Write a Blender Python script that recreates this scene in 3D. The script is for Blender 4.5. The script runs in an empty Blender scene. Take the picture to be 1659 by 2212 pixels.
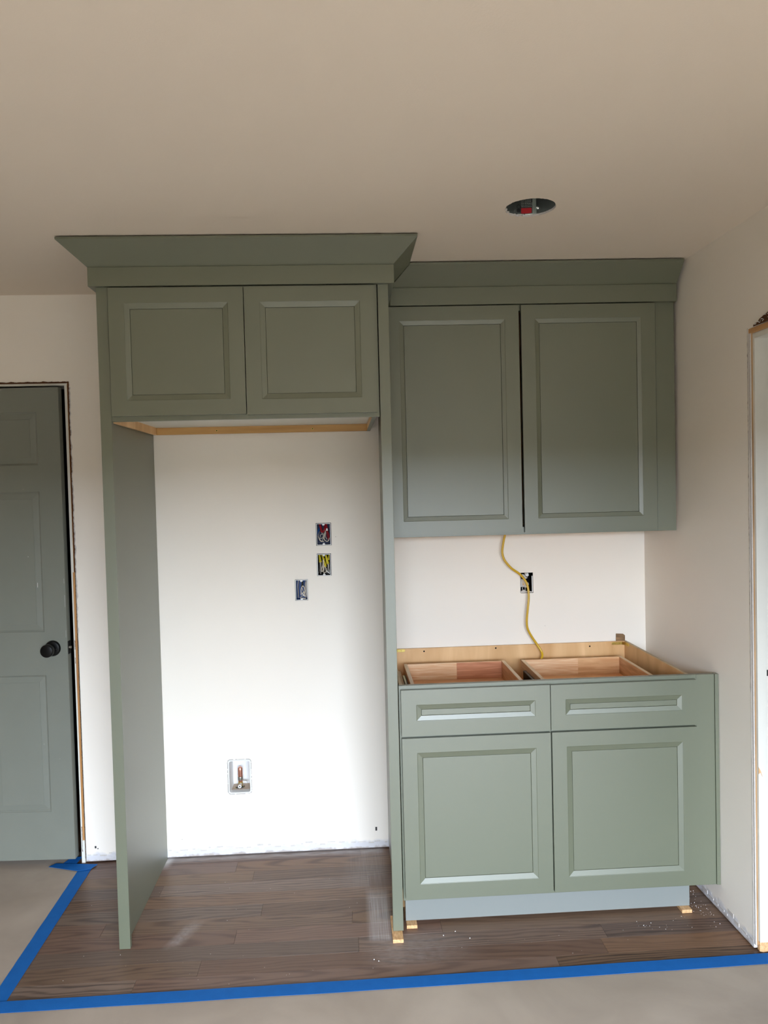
import bpy, bmesh, math, random
from mathutils import Vector, Matrix, Euler, noise
random.seed(7)
S = bpy.context.scene
COL = S.collection

# ------------------------------------------------------------------ camera
def make_camera():
    f = 1637.13
    yaw, pitch, roll = .0517, -.0304, -.0247
    cyw, syw, cp, sp = math.cos(yaw), math.sin(yaw), math.cos(pitch), math.sin(pitch)
    fwd = Vector((syw*cp, cyw*cp, sp)); right = Vector((cyw, -syw, 0)); up = right.cross(fwd)
    cr, sr = math.cos(roll), math.sin(roll)
    r = cr*right + sr*up; u = -sr*right + cr*up
    M = Matrix(((r.x, u.x, -fwd.x, .8706), (r.y, u.y, -fwd.y, -3.2979), (r.z, u.z, -fwd.z, 1.5856), (0, 0, 0, 1)))
    cd = bpy.data.cameras.new('camera'); cd.sensor_fit = 'VERTICAL'; cd.sensor_height = 36
    cd.sensor_width = 36; cd.lens = f/2212*36; cd.clip_start = .02
    co = bpy.data.objects.new('camera', cd); COL.objects.link(co); co.matrix_world = M
    S.camera = co
make_camera()

# ------------------------------------------------------------------ world, daylight, exposure
w = bpy.data.worlds.new('overcast_sky'); S.world = w; w.use_nodes = True
w.node_tree.nodes['Background'].inputs[0].default_value = (.74, .85, 1, 1)
w.node_tree.nodes['Background'].inputs[1].default_value = 47
# the patio window behind the camera is where the sky's light comes in: portal in its opening
l = bpy.data.lights.new('window_portal', 'AREA'); l.shape = 'RECTANGLE'; l.size = 2.2; l.size_y = 2.08
l.cycles.is_portal = True
o = bpy.data.objects.new('window_portal', l); COL.objects.link(o); o.location = (1.2, -5.125, 1.03)
o.rotation_euler = Vector((0, 1, 0)).to_track_quat('-Z', 'Z').to_euler()
S.view_settings.view_transform = 'Standard'; S.view_settings.look = 'None'
S.view_settings.gamma = 1; S.view_settings.use_curve_mapping = False
S.view_settings.exposure = 0.0

# ------------------------------------------------------------------ dimensions (metres; back wall y=0, floor z=0)
H = 2.44
XA, XB, XC, XD = .0442, .0823, 1.0037, 1.0406      # refrigerator panels
YP = -.650
def xr(y): return 2.1961 - .0193*y                  # right wall runs slightly out of square

# ------------------------------------------------------------------ materials
def lin(c):
    return tuple(((v/255)/12.92 if v/255 <= .04045 else ((v/255+.055)/1.055)**2.4) for v in c)+(1,)
MATS = {}
def new_mat(name):
    m = bpy.data.materials.new(name); m.use_nodes = True; MATS[name] = m
    nt = m.node_tree; b = nt.nodes['Principled BSDF']
    return m, nt, b
def nd(nt, t, **k):
    n = nt.nodes.new(t)
    for a, v in k.items():
        if a.startswith('i_'): n.inputs[int(a[2:])].default_value = v
        else: setattr(n, a, v)
    return n
def painted(name, rgb, rough=.5, spec=.5, bump=.0, bscale=300, var=.0, vscale=6, metal=0):
    m, nt, b = new_mat(name); L = nt.links
    b.inputs['Roughness'].default_value = rough; b.inputs['Specular IOR Level'].default_value = spec
    b.inputs['Metallic'].default_value = metal
    c = lin(rgb)
    tc = nd(nt, 'ShaderNodeTexCoord')
    n = nd(nt, 'ShaderNodeTexNoise'); n.inputs['Scale'].default_value = vscale; n.inputs['Detail'].default_value = 4
    L.new(tc.outputs['Object'], n.inputs['Vector'])
    mx = nd(nt, 'ShaderNodeMix', data_type='RGBA')
    mx.inputs[6].default_value = tuple(v*(1-var) for v in c[:3])+(1,)
    mx.inputs[7].default_value = tuple(min(1, v*(1+var)) for v in c[:3])+(1,)
    L.new(n.outputs['Fac'], mx.inputs[0]); L.new(mx.outputs[2], b.inputs['Base Color'])
    if bump:
        n2 = nd(nt, 'ShaderNodeTexNoise'); n2.inputs['Scale'].default_value = bscale; n2.inputs['Detail'].default_value = 3
        L.new(tc.outputs['Object'], n2.inputs['Vector'])
        bp = nd(nt, 'ShaderNodeBump'); bp.inputs['Strength'].default_value = bump; bp.inputs['Distance'].default_value = .001
        L.new(n2.outputs['Fac'], bp.inputs['Height']); L.new(bp.outputs[0], b.inputs['Normal'])
    return m
def woody(name, dark, light, axis='X', scale=60, stretch=.06, rough=.5, distort=3, obj_rand=True, contrast=(.3, .75), spec=.4):
    """straight-grained wood: noise stretched along an axis"""
    m, nt, b = new_mat(name); L = nt.links
    tc = nd(nt, 'ShaderNodeTexCoord'); oi = nd(nt, 'ShaderNodeObjectInfo')
    mp = nd(nt, 'ShaderNodeMapping')
    sc = {'X': (stretch, 1, 1), 'Y': (1, stretch, 1), 'Z': (1, 1, stretch)}[axis]
    mp.inputs['Scale'].default_value = sc
    L.new(tc.outputs['Object'], mp.inputs['Vector'])
    ad = nd(nt, 'ShaderNodeVectorMath', operation='ADD')
    cb = nd(nt, 'ShaderNodeMath', operation='MULTIPLY'); cb.inputs[1].default_value = 37.0
    L.new(oi.outputs['Random'], cb.inputs[0]); L.new(mp.outputs[0], ad.inputs[0]); L.new(cb.outputs[0], ad.inputs[1])
    n = nd(nt, 'ShaderNodeTexNoise'); n.inputs['Scale'].default_value = scale; n.inputs['Detail'].default_value = 6
    n.inputs['Distortion'].default_value = distort*.2
    L.new(ad.outputs[0], n.inputs['Vector'])
    cr = nd(nt, 'ShaderNodeValToRGB'); cr.color_ramp.elements[0].position = contrast[0]; cr.color_ramp.elements[1].position = contrast[1]
    cr.color_ramp.elements[0].color = lin(dark); cr.color_ramp.elements[1].color = lin(light)
    L.new(n.outputs['Fac'], cr.inputs[0])
    hs = nd(nt, 'ShaderNodeHueSaturation')
    mr = nd(nt, 'ShaderNodeMapRange'); mr.inputs[3].default_value = .9; mr.inputs[4].default_value = 1.1
    L.new(oi.outputs['Random'], mr.inputs[0]); L.new(mr.outputs[0], hs.inputs['Value'])
    L.new(cr.outputs[0], hs.inputs['Color']); L.new(hs.outputs[0], b.inputs['Base Color'])
    b.inputs['Roughness'].default_value = rough; b.inputs['Specular IOR Level'].default_value = spec
    bp = nd(nt, 'ShaderNodeBump'); bp.inputs['Strength'].default_value = .15; bp.inputs['Distance'].default_value = .0006
    L.new(n.outputs['Fac'], bp.inputs['Height']); L.new(bp.outputs[0], b.inputs['Normal'])
    return m

def math_node(nt, op, a=None, b=None, c=None, clamp=False):
    n = nt.nodes.new('ShaderNodeMath'); n.operation = op; n.use_clamp = clamp
    for i, v in enumerate((a, b, c)):
        if v is None: continue
        if isinstance(v, (int, float)): n.inputs[i].default_value = v
        else: nt.links.new(v, n.inputs[i])
    return n.outputs[0]

def oak_floor():
    m, nt, b = new_mat('stained_oak'); L = nt.links
    tc = nd(nt, 'ShaderNodeTexCoord'); oi = nd(nt, 'ShaderNodeObjectInfo')
    sp = nd(nt, 'ShaderNodeSeparateXYZ'); L.new(tc.outputs['Object'], sp.inputs[0])
    R = oi.outputs['Random']
    M = lambda op, a=None, b_=None, c=None, clamp=False: math_node(nt, op, a, b_, c, clamp)
    r2 = M('FRACT', M('MULTIPLY', R, 17.31)); r3 = M('FRACT', M('MULTIPLY', R, 91.7)); r4 = M('FRACT', M('MULTIPLY', R, 53.3))
    # cathedral grain: rings around an axis lying almost along the plank
    X = M('MULTIPLY', M('SUBTRACT', sp.outputs[0], M('MULTIPLY', r2, .9)), M('ADD', .05, M('MULTIPLY', r4, .05)))
    Y = M('SUBTRACT', sp.outputs[1], M('SUBTRACT', M('MULTIPLY', r3, .16), .04))
    cv = nd(nt, 'ShaderNodeCombineXYZ'); L.new(sp.outputs[0], cv.inputs[0]); L.new(sp.outputs[1], cv.inputs[1]); L.new(M('MULTIPLY', R, 40), cv.inputs[2])
    mp = nd(nt, 'ShaderNodeMapping'); mp.inputs['Scale'].default_value = (1.5, 9, 1); L.new(cv.outputs[0], mp.inputs['Vector'])
    n1 = nd(nt, 'ShaderNodeTexNoise'); n1.inputs['Scale'].default_value = 1.6; n1.inputs['Detail'].default_value = 3; L.new(mp.outputs[0], n1.inputs['Vector'])
    wob = M('MULTIPLY', M('SUBTRACT', n1.outputs['Fac'], .5), .075)
    Yw = M('ADD', Y, wob)
    rad = M('SQRT', M('ADD', M('MULTIPLY', X, X), M('MULTIPLY', Yw, Yw)))
    ph = M('MULTIPLY', rad, 400)
    wv = M('ADD', M('MULTIPLY', M('SINE', ph), .5), .5)
    band = M('POWER', wv, 3.0)
    # fine fibre
    mp2 = nd(nt, 'ShaderNodeMapping'); mp2.inputs['Scale'].default_value = (9, 320, 1); L.new(cv.outputs[0], mp2.inputs['Vector'])
    n2 = nd(nt, 'ShaderNodeTexNoise'); n2.inputs['Scale'].default_value = 1; n2.inputs['Detail'].default_value = 4; L.new(mp2.outputs[0], n2.inputs['Vector'])
    mp3 = nd(nt, 'ShaderNodeMapping'); mp3.inputs['Scale'].default_value = (3, 14, 1); L.new(cv.outputs[0], mp3.inputs['Vector'])
    n3 = nd(nt, 'ShaderNodeTexNoise'); n3.inputs['Scale'].default_value = 1; n3.inputs['Detail'].default_value = 3; L.new(mp3.outputs[0], n3.inputs['Vector'])
    amp = M('MULTIPLY', M('ADD', .22, M('MULTIPLY', M('FRACT', M('MULTIPLY', R, 7.77)), .5)), M('MULTIPLY', n3.outputs['Fac'], 1.7))
    g = M('ADD', M('MULTIPLY', band, amp), M('MULTIPLY', n2.outputs['Fac'], .42), clamp=True)
    cr = nd(nt, 'ShaderNodeValToRGB'); e = cr.color_ramp.elements
    e[0].position = .12; e[0].color = lin((124, 98, 79)); e[1].position = .95; e[1].color = lin((68, 50, 40))
    k = cr.color_ramp.elements.new(.45); k.color = lin((104, 80, 64))
    L.new(g, cr.inputs[0])
    hs = nd(nt, 'ShaderNodeHueSaturation'); L.new(cr.outputs[0], hs.inputs['Color'])
    L.new(M('ADD', .82, M('MULTIPLY', r3, .36)), hs.inputs['Value']); L.new(M('ADD', .8, M('MULTIPLY', r4, .35)), hs.inputs['Saturation'])
    L.new(M('ADD', .49, M('MULTIPLY', r2, .014)), hs.inputs['Hue'])
    # plaster dust wiped across the boards
    ge = nd(nt, 'ShaderNodeNewGeometry'); gp = nd(nt, 'ShaderNodeSeparateXYZ'); L.new(ge.outputs['Position'], gp.inputs[0])
    px, py = gp.outputs[0], gp.outputs[1]
    def sm(v, a, b_):
        n = nd(nt, 'ShaderNodeMapRange', interpolation_type='SMOOTHSTEP'); L.new(v, n.inputs[0])
        n.inputs[1].default_value = a; n.inputs[2].default_value = b_; return n.outputs[0]
    def streak(sx, sy):
        q = nd(nt, 'ShaderNodeMapping'); q.inputs['Scale'].default_value = (sx, sy, 1); L.new(ge.outputs['Position'], q.inputs['Vector'])
        t = nd(nt, 'ShaderNodeTexNoise'); t.inputs['Scale'].default_value = 1; t.inputs['Detail'].default_value = 3; L.new(q.outputs[0], t.inputs['Vector']); return t.outputs['Fac']
    st = streak(260, 5)
    a = M('MULTIPLY', M('MULTIPLY', sm(px, .905, .935), sm(px, 1.012, .985)), M('MULTIPLY', sm(py, -.70, -.66), sm(py, -.30, -.42)))
    a2 = M('MULTIPLY', M('MULTIPLY', sm(px, .80, .93), sm(px, 1.02, .97)), M('MULTIPLY', sm(py, -.42, -.2), sm(py, .02, -.03)))
    a = M('ADD', M('MULTIPLY', a, .62), M('MULTIPLY', a2, .3)); a = M('MULTIPLY', a, M('MULTIPLY', st, 1.3))
    u = M('ADD', px, M('MULTIPLY', py, -.40))       # diagonal smudge
    c1 = M('MULTIPLY', M('MULTIPLY', sm(u, .445, .475), sm(u, .53, .49)), M('MULTIPLY', sm(py, -.68, -.62), sm(py, -.47, -.56)))
    c1 = M('MULTIPLY', c1, M('MULTIPLY', streak(60, 60), .45))
    c2 = M('MULTIPLY', sm(py, -.055, -.012), M('MULTIPLY', streak(16, 80), .85))
    c2 = M('MULTIPLY', c2, M('MULTIPLY', sm(px, .04, .07), sm(px, 1.02, .98)))
    c3 = M('MULTIPLY', M('MULTIPLY', sm(px, .10, .06), sm(px, .03, .06)), sm(py, -.12, -.03)); c3 = M('MULTIPLY', c3, .8)
    c4 = M('MULTIPLY', M('MULTIPLY', sm(px, .86, 1.0), sm(px, 1.35, 1.05)), M('MULTIPLY', sm(py, -.86, -.78), sm(py, -.62, -.70))); c4 = M('MULTIPLY', c4, M('MULTIPLY', streak(40, 90), .35))
    dust = M('ADD', M('ADD', a, c1), M('ADD', M('ADD', c2, c3), c4), clamp=True)
    mx = nd(nt, 'ShaderNodeMix', data_type='RGBA'); L.new(dust, mx.inputs[0]); L.new(hs.outputs[0], mx.inputs[6]); mx.inputs[7].default_value = lin((205, 200, 198))
    L.new(mx.outputs[2], b.inputs['Base Color'])
    L.new(M('ADD', .36, M('MULTIPLY', dust, .4)), b.inputs['Roughness']); b.inputs['Specular IOR Level'].default_value = .3
    bp = nd(nt, 'ShaderNodeBump'); bp.inputs['Strength'].default_value = .25; bp.inputs['Distance'].default_value = .0005; bp.invert = True
    L.new(g, bp.inputs['Height']); L.new(bp.outputs[0], b.inputs['Normal'])
    return m

def scuffed_wall(name, rgb):
    """wall paint with a greyish joint-compound band at the foot"""
    m, nt, b = new_mat(name); L = nt.links
    ge = nd(nt, 'ShaderNodeNewGeometry'); sp = nd(nt, 'ShaderNodeSeparateXYZ'); L.new(ge.outputs['Position'], sp.inputs[0])
    n = nd(nt, 'ShaderNodeTexNoise'); n.inputs['Scale'].default_value = 28; n.inputs['Detail'].default_value = 6; L.new(ge.outputs['Position'], n.inputs['Vector'])
    n0 = nd(nt, 'ShaderNodeTexNoise'); n0.inputs['Scale'].default_value = 2.5; n0.inputs['Detail'].default_value = 2; L.new(ge.outputs['Position'], n0.inputs['Vector'])
    zz = math_node(nt, 'ADD', sp.outputs[2], math_node(nt, 'MULTIPLY', math_node(nt, 'SUBTRACT', n.outputs['Fac'], .5), .05))
    mr = nd(nt, 'ShaderNodeMapRange'); L.new(zz, mr.inputs[0]); mr.inputs[1].default_value = .030; mr.inputs[2].default_value = .046
    c = lin(rgb)
    mx = nd(nt, 'ShaderNodeMix', data_type='RGBA'); L.new(mr.outputs[0], mx.inputs[0]); mx.inputs[6].default_value = lin((214, 212, 214)); mx.inputs[7].default_value = c
    mz = nd(nt, 'ShaderNodeMapRange'); L.new(zz, mz.inputs[0]); mz.inputs[1].default_value = .004; mz.inputs[2].default_value = .014
    mx2 = nd(nt, 'ShaderNodeMix', data_type='RGBA'); L.new(mz.outputs[0], mx2.inputs[0]); mx2.inputs[6].default_value = lin((176, 166, 160)); L.new(mx.outputs[2], mx2.inputs[7])
    hs = nd(nt, 'ShaderNodeHueSaturation'); L.new(mx2.outputs[2], hs.inputs['Color'])
    L.new(math_node(nt, 'ADD', .975, math_node(nt, 'MULTIPLY', n0.outputs['Fac'], .05)), hs.inputs['Value'])
    L.new(hs.outputs[0], b.inputs['Base Color'])
    b.inputs['Roughness'].default_value = .62; b.inputs['Specular IOR Level'].default_value = .35
    n2 = nd(nt, 'ShaderNodeTexNoise'); n2.inputs['Scale'].default_value = 420; n2.inputs['Detail'].default_value = 2; L.new(ge.outputs['Position'], n2.inputs['Vector'])
    n3 = nd(nt, 'ShaderNodeTexNoise'); n3.inputs['Scale'].default_value = 70; n3.inputs['Detail'].default_value = 4; L.new(ge.outputs['Position'], n3.inputs['Vector'])
    foot = math_node(nt, 'SUBTRACT', 1.0, mr.outputs[0])
    h = math_node(nt, 'ADD', math_node(nt, 'MULTIPLY', n2.outputs['Fac'], .12), math_node(nt, 'MULTIPLY', n3.outputs['Fac'], math_node(nt, 'MULTIPLY', foot, 3.5)))
    bp = nd(nt, 'ShaderNodeBump'); bp.inputs['Strength'].default_value = .5; bp.inputs['Distance'].default_value = .001
    L.new(h, bp.inputs['Height']); L.new(bp.outputs[0], b.inputs['Normal'])
    return m

M_WALL = scuffed_wall('wall_paint', (246, 238, 226))
M_CEIL = painted('ceiling_paint', (230, 217, 200), .8, .2, .25, 260, .015, 1.2)
M_GREEN = painted('sage_cabinet_paint', (92, 97, 74), .45, 1.0, .05, 500, .012, 3)
_b = M_GREEN.node_tree.nodes['Principled BSDF']; _b.inputs['Coat Weight'].default_value = .8; _b.inputs['Coat Roughness'].default_value = .5; _b.inputs['Coat IOR'].default_value = 1.6
M_GREEN_TOE = painted('sage_toe_kick', (124, 128, 124), .5, .6, .05, 500, .01, 3)
M_DOOR = painted('grey_green_door_paint', (124, 127, 117), .42, .45, .12, 120, .05, 9)
M_PLY = woody('maple_plywood', (204, 156, 102), (240, 200, 148), 'Z', 9, .22, .42, 4)
M_PLYX = woody('maple_rail', (190, 142, 80), (222, 176, 112), 'X', 30, .1, .42, 2)
M_PLYE = woody('plywood_edge', (168, 145, 112), (214, 192, 156), 'Y', 200, .06, .6, 2)
M_DRAW = woody('drawer_wood', (230, 174, 126), (255, 224, 184), 'X', 95, .07, .38, 5)
M_DRAWY = woody('drawer_side_wood', (196, 142, 96), (236, 188, 142), 'Y', 80, .08, .38, 4)
M_DRAWT = woody('drawer_edge_wood', (220, 190, 150), (246, 224, 190), 'Y', 90, .08, .4, 3)
M_DRAWB = woody('drawer_bottom_wood', (232, 180, 134), (248, 204, 160), 'X', 12, .2, .3, 3)
M_OAK = oak_floor()
M_SUB = painted('subfloor_brown', (120, 92, 70), .7, .2, .3, 60, .1, 8)
M_PINE = woody('bare_pine', (164, 112, 58), (196, 142, 84), 'Z', 60, .05, .6, 3)
M_PINEJ = woody('pale_pine', (150, 116, 78), (196, 160, 118), 'Z', 60, .05, .6, 3)
M_PINEY = woody('bare_pine_header', (178, 132, 84), (204, 160, 110), 'Y', 60, .05, .6, 3)
M_ENDG = woody('end_grain_pine', (196, 146, 96), (236, 196, 146), 'Y', 160, .3, .6, 3)
M_BLOCK = woody('rough_block', (96, 72, 48), (178, 140, 98), 'X', 130, .1, .7, 4)
M_BARK = painted('torn_brown_paper', (92, 62, 42), .9, .1, .8, 400, .45, 260)
M_GYP = painted('gypsum_edge', (206, 200, 194), .9, .1, .8, 300, .14, 160)
M_WHITE = painted('white_jamb_paint', (226, 224, 214), .45, .4, .1, 200, .03, 20)
M_TAPE = painted('blue_painters_tape', (28, 102, 178), .75, .15, .25, 300, .09, 30)
M_BLACK = painted('black_metal', (10, 10, 10), .36, .25)
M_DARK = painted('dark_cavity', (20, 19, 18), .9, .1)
M_STEEL = painted('satin_steel', (170, 168, 160), .3, .5, 0, 1, .05, 40, 1)
M_BRASS = painted('gold_zinc', (226, 204, 120), .3, .5, 0, 1, .2, 60, 1)
M_COPPER = painted('copper', (224, 160, 138), .3, .5, 0, 1, .15, 60, 1)
M_BLUE = painted('blue_box_plastic', (22, 74, 142), .4, .5, .1, 100, .1, 60)
M_PLAS = painted('white_plastic', (232, 232, 230), .4, .5, .1, 100, .03, 60)
M_RED = painted('red_wire', (146, 26, 34), .35, .5, 0, 1, .12, 80)
M_YEL = painted('yellow_wire_nut', (226, 206, 60), .4, .5, 0, 1, .1, 80)
M_CABLE = painted('yellow_cable', (206, 164, 28), .3, .6, 0, 1, .1, 30)
M_WIRE = painted('grey_wire', (176, 170, 164), .4, .5, 0, 1, .15, 90)
M_WIREC = painted('cream_wire', (226, 214, 194), .4, .5, 0, 1, .1, 90)
M_WIRED = painted('black_wire', (52, 50, 48), .4, .5)
M_CAN = painted('galvanised_can', (44, 46, 42), .45, .5, .2, 80, .45, 30, .4)
M_CRACK = painted('cut_shadow', (96, 96, 102), .9, .1)
M_NAVY = painted('navy_box_plastic', (10, 30, 74), .5, .4, .1, 100, .1, 60)
M_CANL = painted('lighter_can_steel', (86, 90, 82), .5, .4, .2, 80, .2, 30, .2)
M_LRED = painted('red_sticker', (112, 6, 10), .4, .5, 0, 1, .1, 90)
M_LWHT = painted('white_sticker', (120, 120, 112), .5, .4, 0, 1, .15, 300)
M_CRUMB = painted('plaster_crumbs', (232, 230, 226), .9, .1)
M_BEIGE = painted('beige_sheathing', (196, 176, 158), .7, .3, .3, 80, .12, 60)
M_FAR = painted('far_wall_paint', (222, 208, 184), .8, .2)
M_OUTSIDE = painted('lawn', (46, 42, 32), .9, .1, 0, 1, .1, 2)  # for the unseen ground and sky-blocking slab, kept dark to limit their bounce
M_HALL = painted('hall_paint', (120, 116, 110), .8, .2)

def paper_mat():
    m, nt, b = new_mat('builders_paper'); L = nt.links
    tc = nd(nt, 'ShaderNodeTexCoord')
    n = nd(nt, 'ShaderNodeTexNoise'); n.inputs['Scale'].default_value = 2.2; n.inputs['Detail'].default_value = 5; n.inputs['Distortion'].default_value = .8
    L.new(tc.outputs['Object'], n.inputs['Vector'])
    cr = nd(nt, 'ShaderNodeValToRGB'); cr.color_ramp.elements[0].position = .3; cr.color_ramp.elements[1].position = .72
    cr.color_ramp.elements[0].color = lin((164, 150, 136)); cr.color_ramp.elements[1].color = lin((188, 174, 159))
    L.new(n.outputs['Fac'], cr.inputs[0]); L.new(cr.outputs[0], b.inputs['Base Color'])
    b.inputs['Roughness'].default_value = .8; b.inputs['Specular IOR Level'].default_value = .15
    n2 = nd(nt, 'ShaderNodeTexNoise'); n2.inputs['Scale'].default_value = 7; n2.inputs['Detail'].default_value = 5; n2.inputs['Distortion'].default_value = .5
    L.new(tc.outputs['Object'], n2.inputs['Vector'])
    bp = nd(nt, 'ShaderNodeBump'); bp.inputs['Strength'].default_value = .28; bp.inputs['Distance'].default_value = .006
    L.new(n2.outputs['Fac'], bp.inputs['Height']); L.new(bp.outputs[0], b.inputs['Normal'])
    return m
M_PAPER = paper_mat()

# ------------------------------------------------------------------ mesh helpers
def box(bm, x0, x1, y0, y1, z0, z1, mi=0):
    v = [bm.verts.new(p) for p in ((x0, y0, z0), (x1, y0, z0), (x1, y1, z0), (x0, y1, z0), (x0, y0, z1), (x1, y0, z1), (x1, y1, z1), (x0, y1, z1))]
    for q in ((0, 3, 2, 1), (4, 5, 6, 7), (0, 1, 5, 4), (1, 2, 6, 5), (2, 3, 7, 6), (3, 0, 4, 7)):
        f = bm.faces.new([v[i] for i in q]); f.material_index = mi
    return v
def slab(bm, u0, u1, v0, v1, holes, t, fn, back=True, mi=0, sides=True):
    """rectangle in (u,v) with rectangular holes; depth t; fn(u,v,d)->point"""
    us = sorted({u0, u1, *[h[0] for h in holes], *[h[1] for h in holes]}); us = [u for u in us if u0 <= u <= u1]
    vs = sorted({v0, v1, *[h[2] for h in holes], *[h[3] for h in holes]}); vs = [v for v in vs if v0 <= v <= v1]
    def solid(i, j):
        if i < 0 or j < 0 or i >= len(us)-1 or j >= len(vs)-1: return False
        cu, cv = (us[i]+us[i+1])/2, (vs[j]+vs[j+1])/2
        return not any(h[0] < cu < h[1] and h[2] < cv < h[3] for h in holes)
    cache = {}
    def V(i, j, k):
        if (i, j, k) not in cache: cache[(i, j, k)] = bm.verts.new(fn(us[i], vs[j], t*k))
        return cache[(i, j, k)]
    for i in range(len(us)-1):
        for j in range(len(vs)-1):
            if not solid(i, j): continue
            fs = [[V(i, j, 0), V(i+1, j, 0), V(i+1, j+1, 0), V(i, j+1, 0)]]
            if back: fs.append([V(i, j, 1), V(i, j+1, 1), V(i+1, j+1, 1), V(i+1, j, 1)])
            if t and sides:
                if not solid(i-1, j): fs.append([V(i, j, 0), V(i, j+1, 0), V(i, j+1, 1), V(i, j, 1)])
                if not solid(i+1, j): fs.append([V(i+1, j, 0), V(i+1, j, 1), V(i+1, j+1, 1), V(i+1, j+1, 0)])
                if not solid(i, j-1): fs.append([V(i, j, 0), V(i, j, 1), V(i+1, j, 1), V(i+1, j, 0)])
                if not solid(i, j+1): fs.append([V(i, j+1, 0), V(i+1, j+1, 0), V(i+1, j+1, 1), V(i, j+1, 1)])
            for q in fs:
                f = bm.faces.new(q); f.material_index = mi
def ring(bm, r0, r1, d0, d1, fn, mi=0):
    """quad ring between two rectangles (x0,x1,z0,z1) at depths d0,d1"""
    a = [fn(r0[0], r0[2], d0), fn(r0[1], r0[2], d0), fn(r0[1], r0[3], d0), fn(r0[0], r0[3], d0)]
    b = [fn(r1[0], r1[2], d1), fn(r1[1], r1[2], d1), fn(r1[1], r1[3], d1), fn(r1[0], r1[3], d1)]
    a = [bm.verts.new(p) for p in a]; b = [bm.verts.new(p) for p in b]
    for i in range(4):
        f = bm.faces.new([a[i], a[(i+1) % 4], b[(i+1) % 4], b[i]]); f.material_index = mi
def inset(r, d): return (r[0]+d, r[1]-d, r[2]+d, r[3]-d)
def prism(bm, prof, ends, mi=0):
    """sweep: list of cross sections (each a list of points, same count)"""
    rows = [[bm.verts.new(p) for p in s] for s in prof]
    n = len(rows[0])
    for a, b in zip(rows[:-1], rows[1:]):
        for i in range(n):
            f = bm.faces.new([a[i], a[(i+1) % n], b[(i+1) % n], b[i]]); f.material_index = mi
    if ends:
        bm.faces.new(rows[0][::-1]).material_index = mi; bm.faces.new(rows[-1]).material_index = mi
def catmull(pts, n=8):
    P = [Vector(p) for p in pts]
    if len(P) < 3: return P
    P = [2*P[0]-P[1]]+P+[2*P[-1]-P[-2]]; out = []
    for i in range(1, len(P)-2):
        for k in range(n):
            t = k/n
            out.append(.5*((2*P[i])+(-P[i-1]+P[i+1])*t+(2*P[i-1]-5*P[i]+4*P[i+1]-P[i+2])*t*t+(-P[i-1]+3*P[i]-3*P[i+1]+P[i+2])*t**3))
    out.append(P[-2]); return out
def tube(bm, pts, r, seg=8, n=6, smooth=True, flat=1.0, mi=0, radii=None):
    P = catmull(pts, n) if smooth else [Vector(p) for p in pts]
    up = Vector((0, -1, 0)); rows = []
    for i, p in enumerate(P):
        d = (P[min(i+1, len(P)-1)]-P[max(i-1, 0)]).normalized()
        a = up-d*up.dot(d)
        if a.length < 1e-3: a = Vector((1, 0, 0))-d*d.x
        a.normalize(); b = d.cross(a); up = a
        rr = radii[min(int(i*len(radii)/len(P)), len(radii)-1)] if radii else r
        rows.append([p+(a*math.cos(t)*flat+b*math.sin(t))*rr for t in [2*math.pi*k/seg for k in range(seg)]])
    prism(bm, rows, True, mi)
def cyl(bm, p0, p1, r0, r1=None, seg=24, mi=0):
    r1 = r0 if r1 is None else r1
    lathe(bm, p0, p1, [(0, r0), (1, r1)], seg, mi)
def lathe(bm, p0, p1, prof, seg=32, mi=0, caps=True):
    p0 = Vector(p0); p1 = Vector(p1); d = (p1-p0); L = d.length; d.normalize()
    a = d.orthogonal().normalized(); b = d.cross(a)
    rows = [[p0+d*L*t+(a*math.cos(q)+b*math.sin(q))*max(r, 1e-5) for q in [2*math.pi*k/seg for k in range(seg)]] for t, r in prof]
    prism(bm, rows, caps, mi)
def obj(name, bm, mats, parent=None, bevel=0, smooth=False, loc=None, **props):
    bmesh.ops.recalc_face_normals(bm, faces=bm.faces)
    me = bpy.data.meshes.new(name); bm.to_mesh(me); bm.free()
    if not isinstance(mats, (list, tuple)): mats = [mats]
    for m in mats: me.materials.append(m)
    if smooth:
        for p in me.polygons: p.use_smooth = True
        try: me.set_sharp_from_angle(angle=math.radians(40))
        except Exception: pass
    o = bpy.data.objects.new(name, me); COL.objects.link(o)
    if parent is not None:
        o.parent = parent
    if loc: o.location = loc
    if bevel:
        md = o.modifiers.new('bevel', 'BEVEL'); md.width = bevel; md.segments = 2; md.limit_method = 'ANGLE'; md.angle_limit = math.radians(35)
    for k, v in props.items(): o[k] = v
    return o
def B(): return bmesh.new()
def thing(name, label, cat, loc=(0, 0, 0), rot=(0, 0, 0), group=None):
    o = bpy.data.objects.new(name, None); COL.objects.link(o); o.empty_display_size = .1
    o.location = loc; o.rotation_euler = rot; o['label'] = label; o['category'] = cat
    if group: o['group'] = group
    return o
def solo(o, label, cat, group=None):
    o['label'] = label; o['category'] = cat
    if group: o['group'] = group
    return o
def boxobj(name, dims, mat, parent=None, bevel=.0008, **k):
    bm = B(); box(bm, *dims); return obj(name, bm, mat, parent, bevel, **k)
# every child is modelled in the local frame of its thing: off() moves world numbers there
class Off:
    def __init__(s, root): s.l = root.location.copy()
def shift(o, root):
    """vertices were given in unrotated world numbers: move them into the root's frame"""
    o.data.transform(Matrix.Translation(-root.location)); return o

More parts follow.
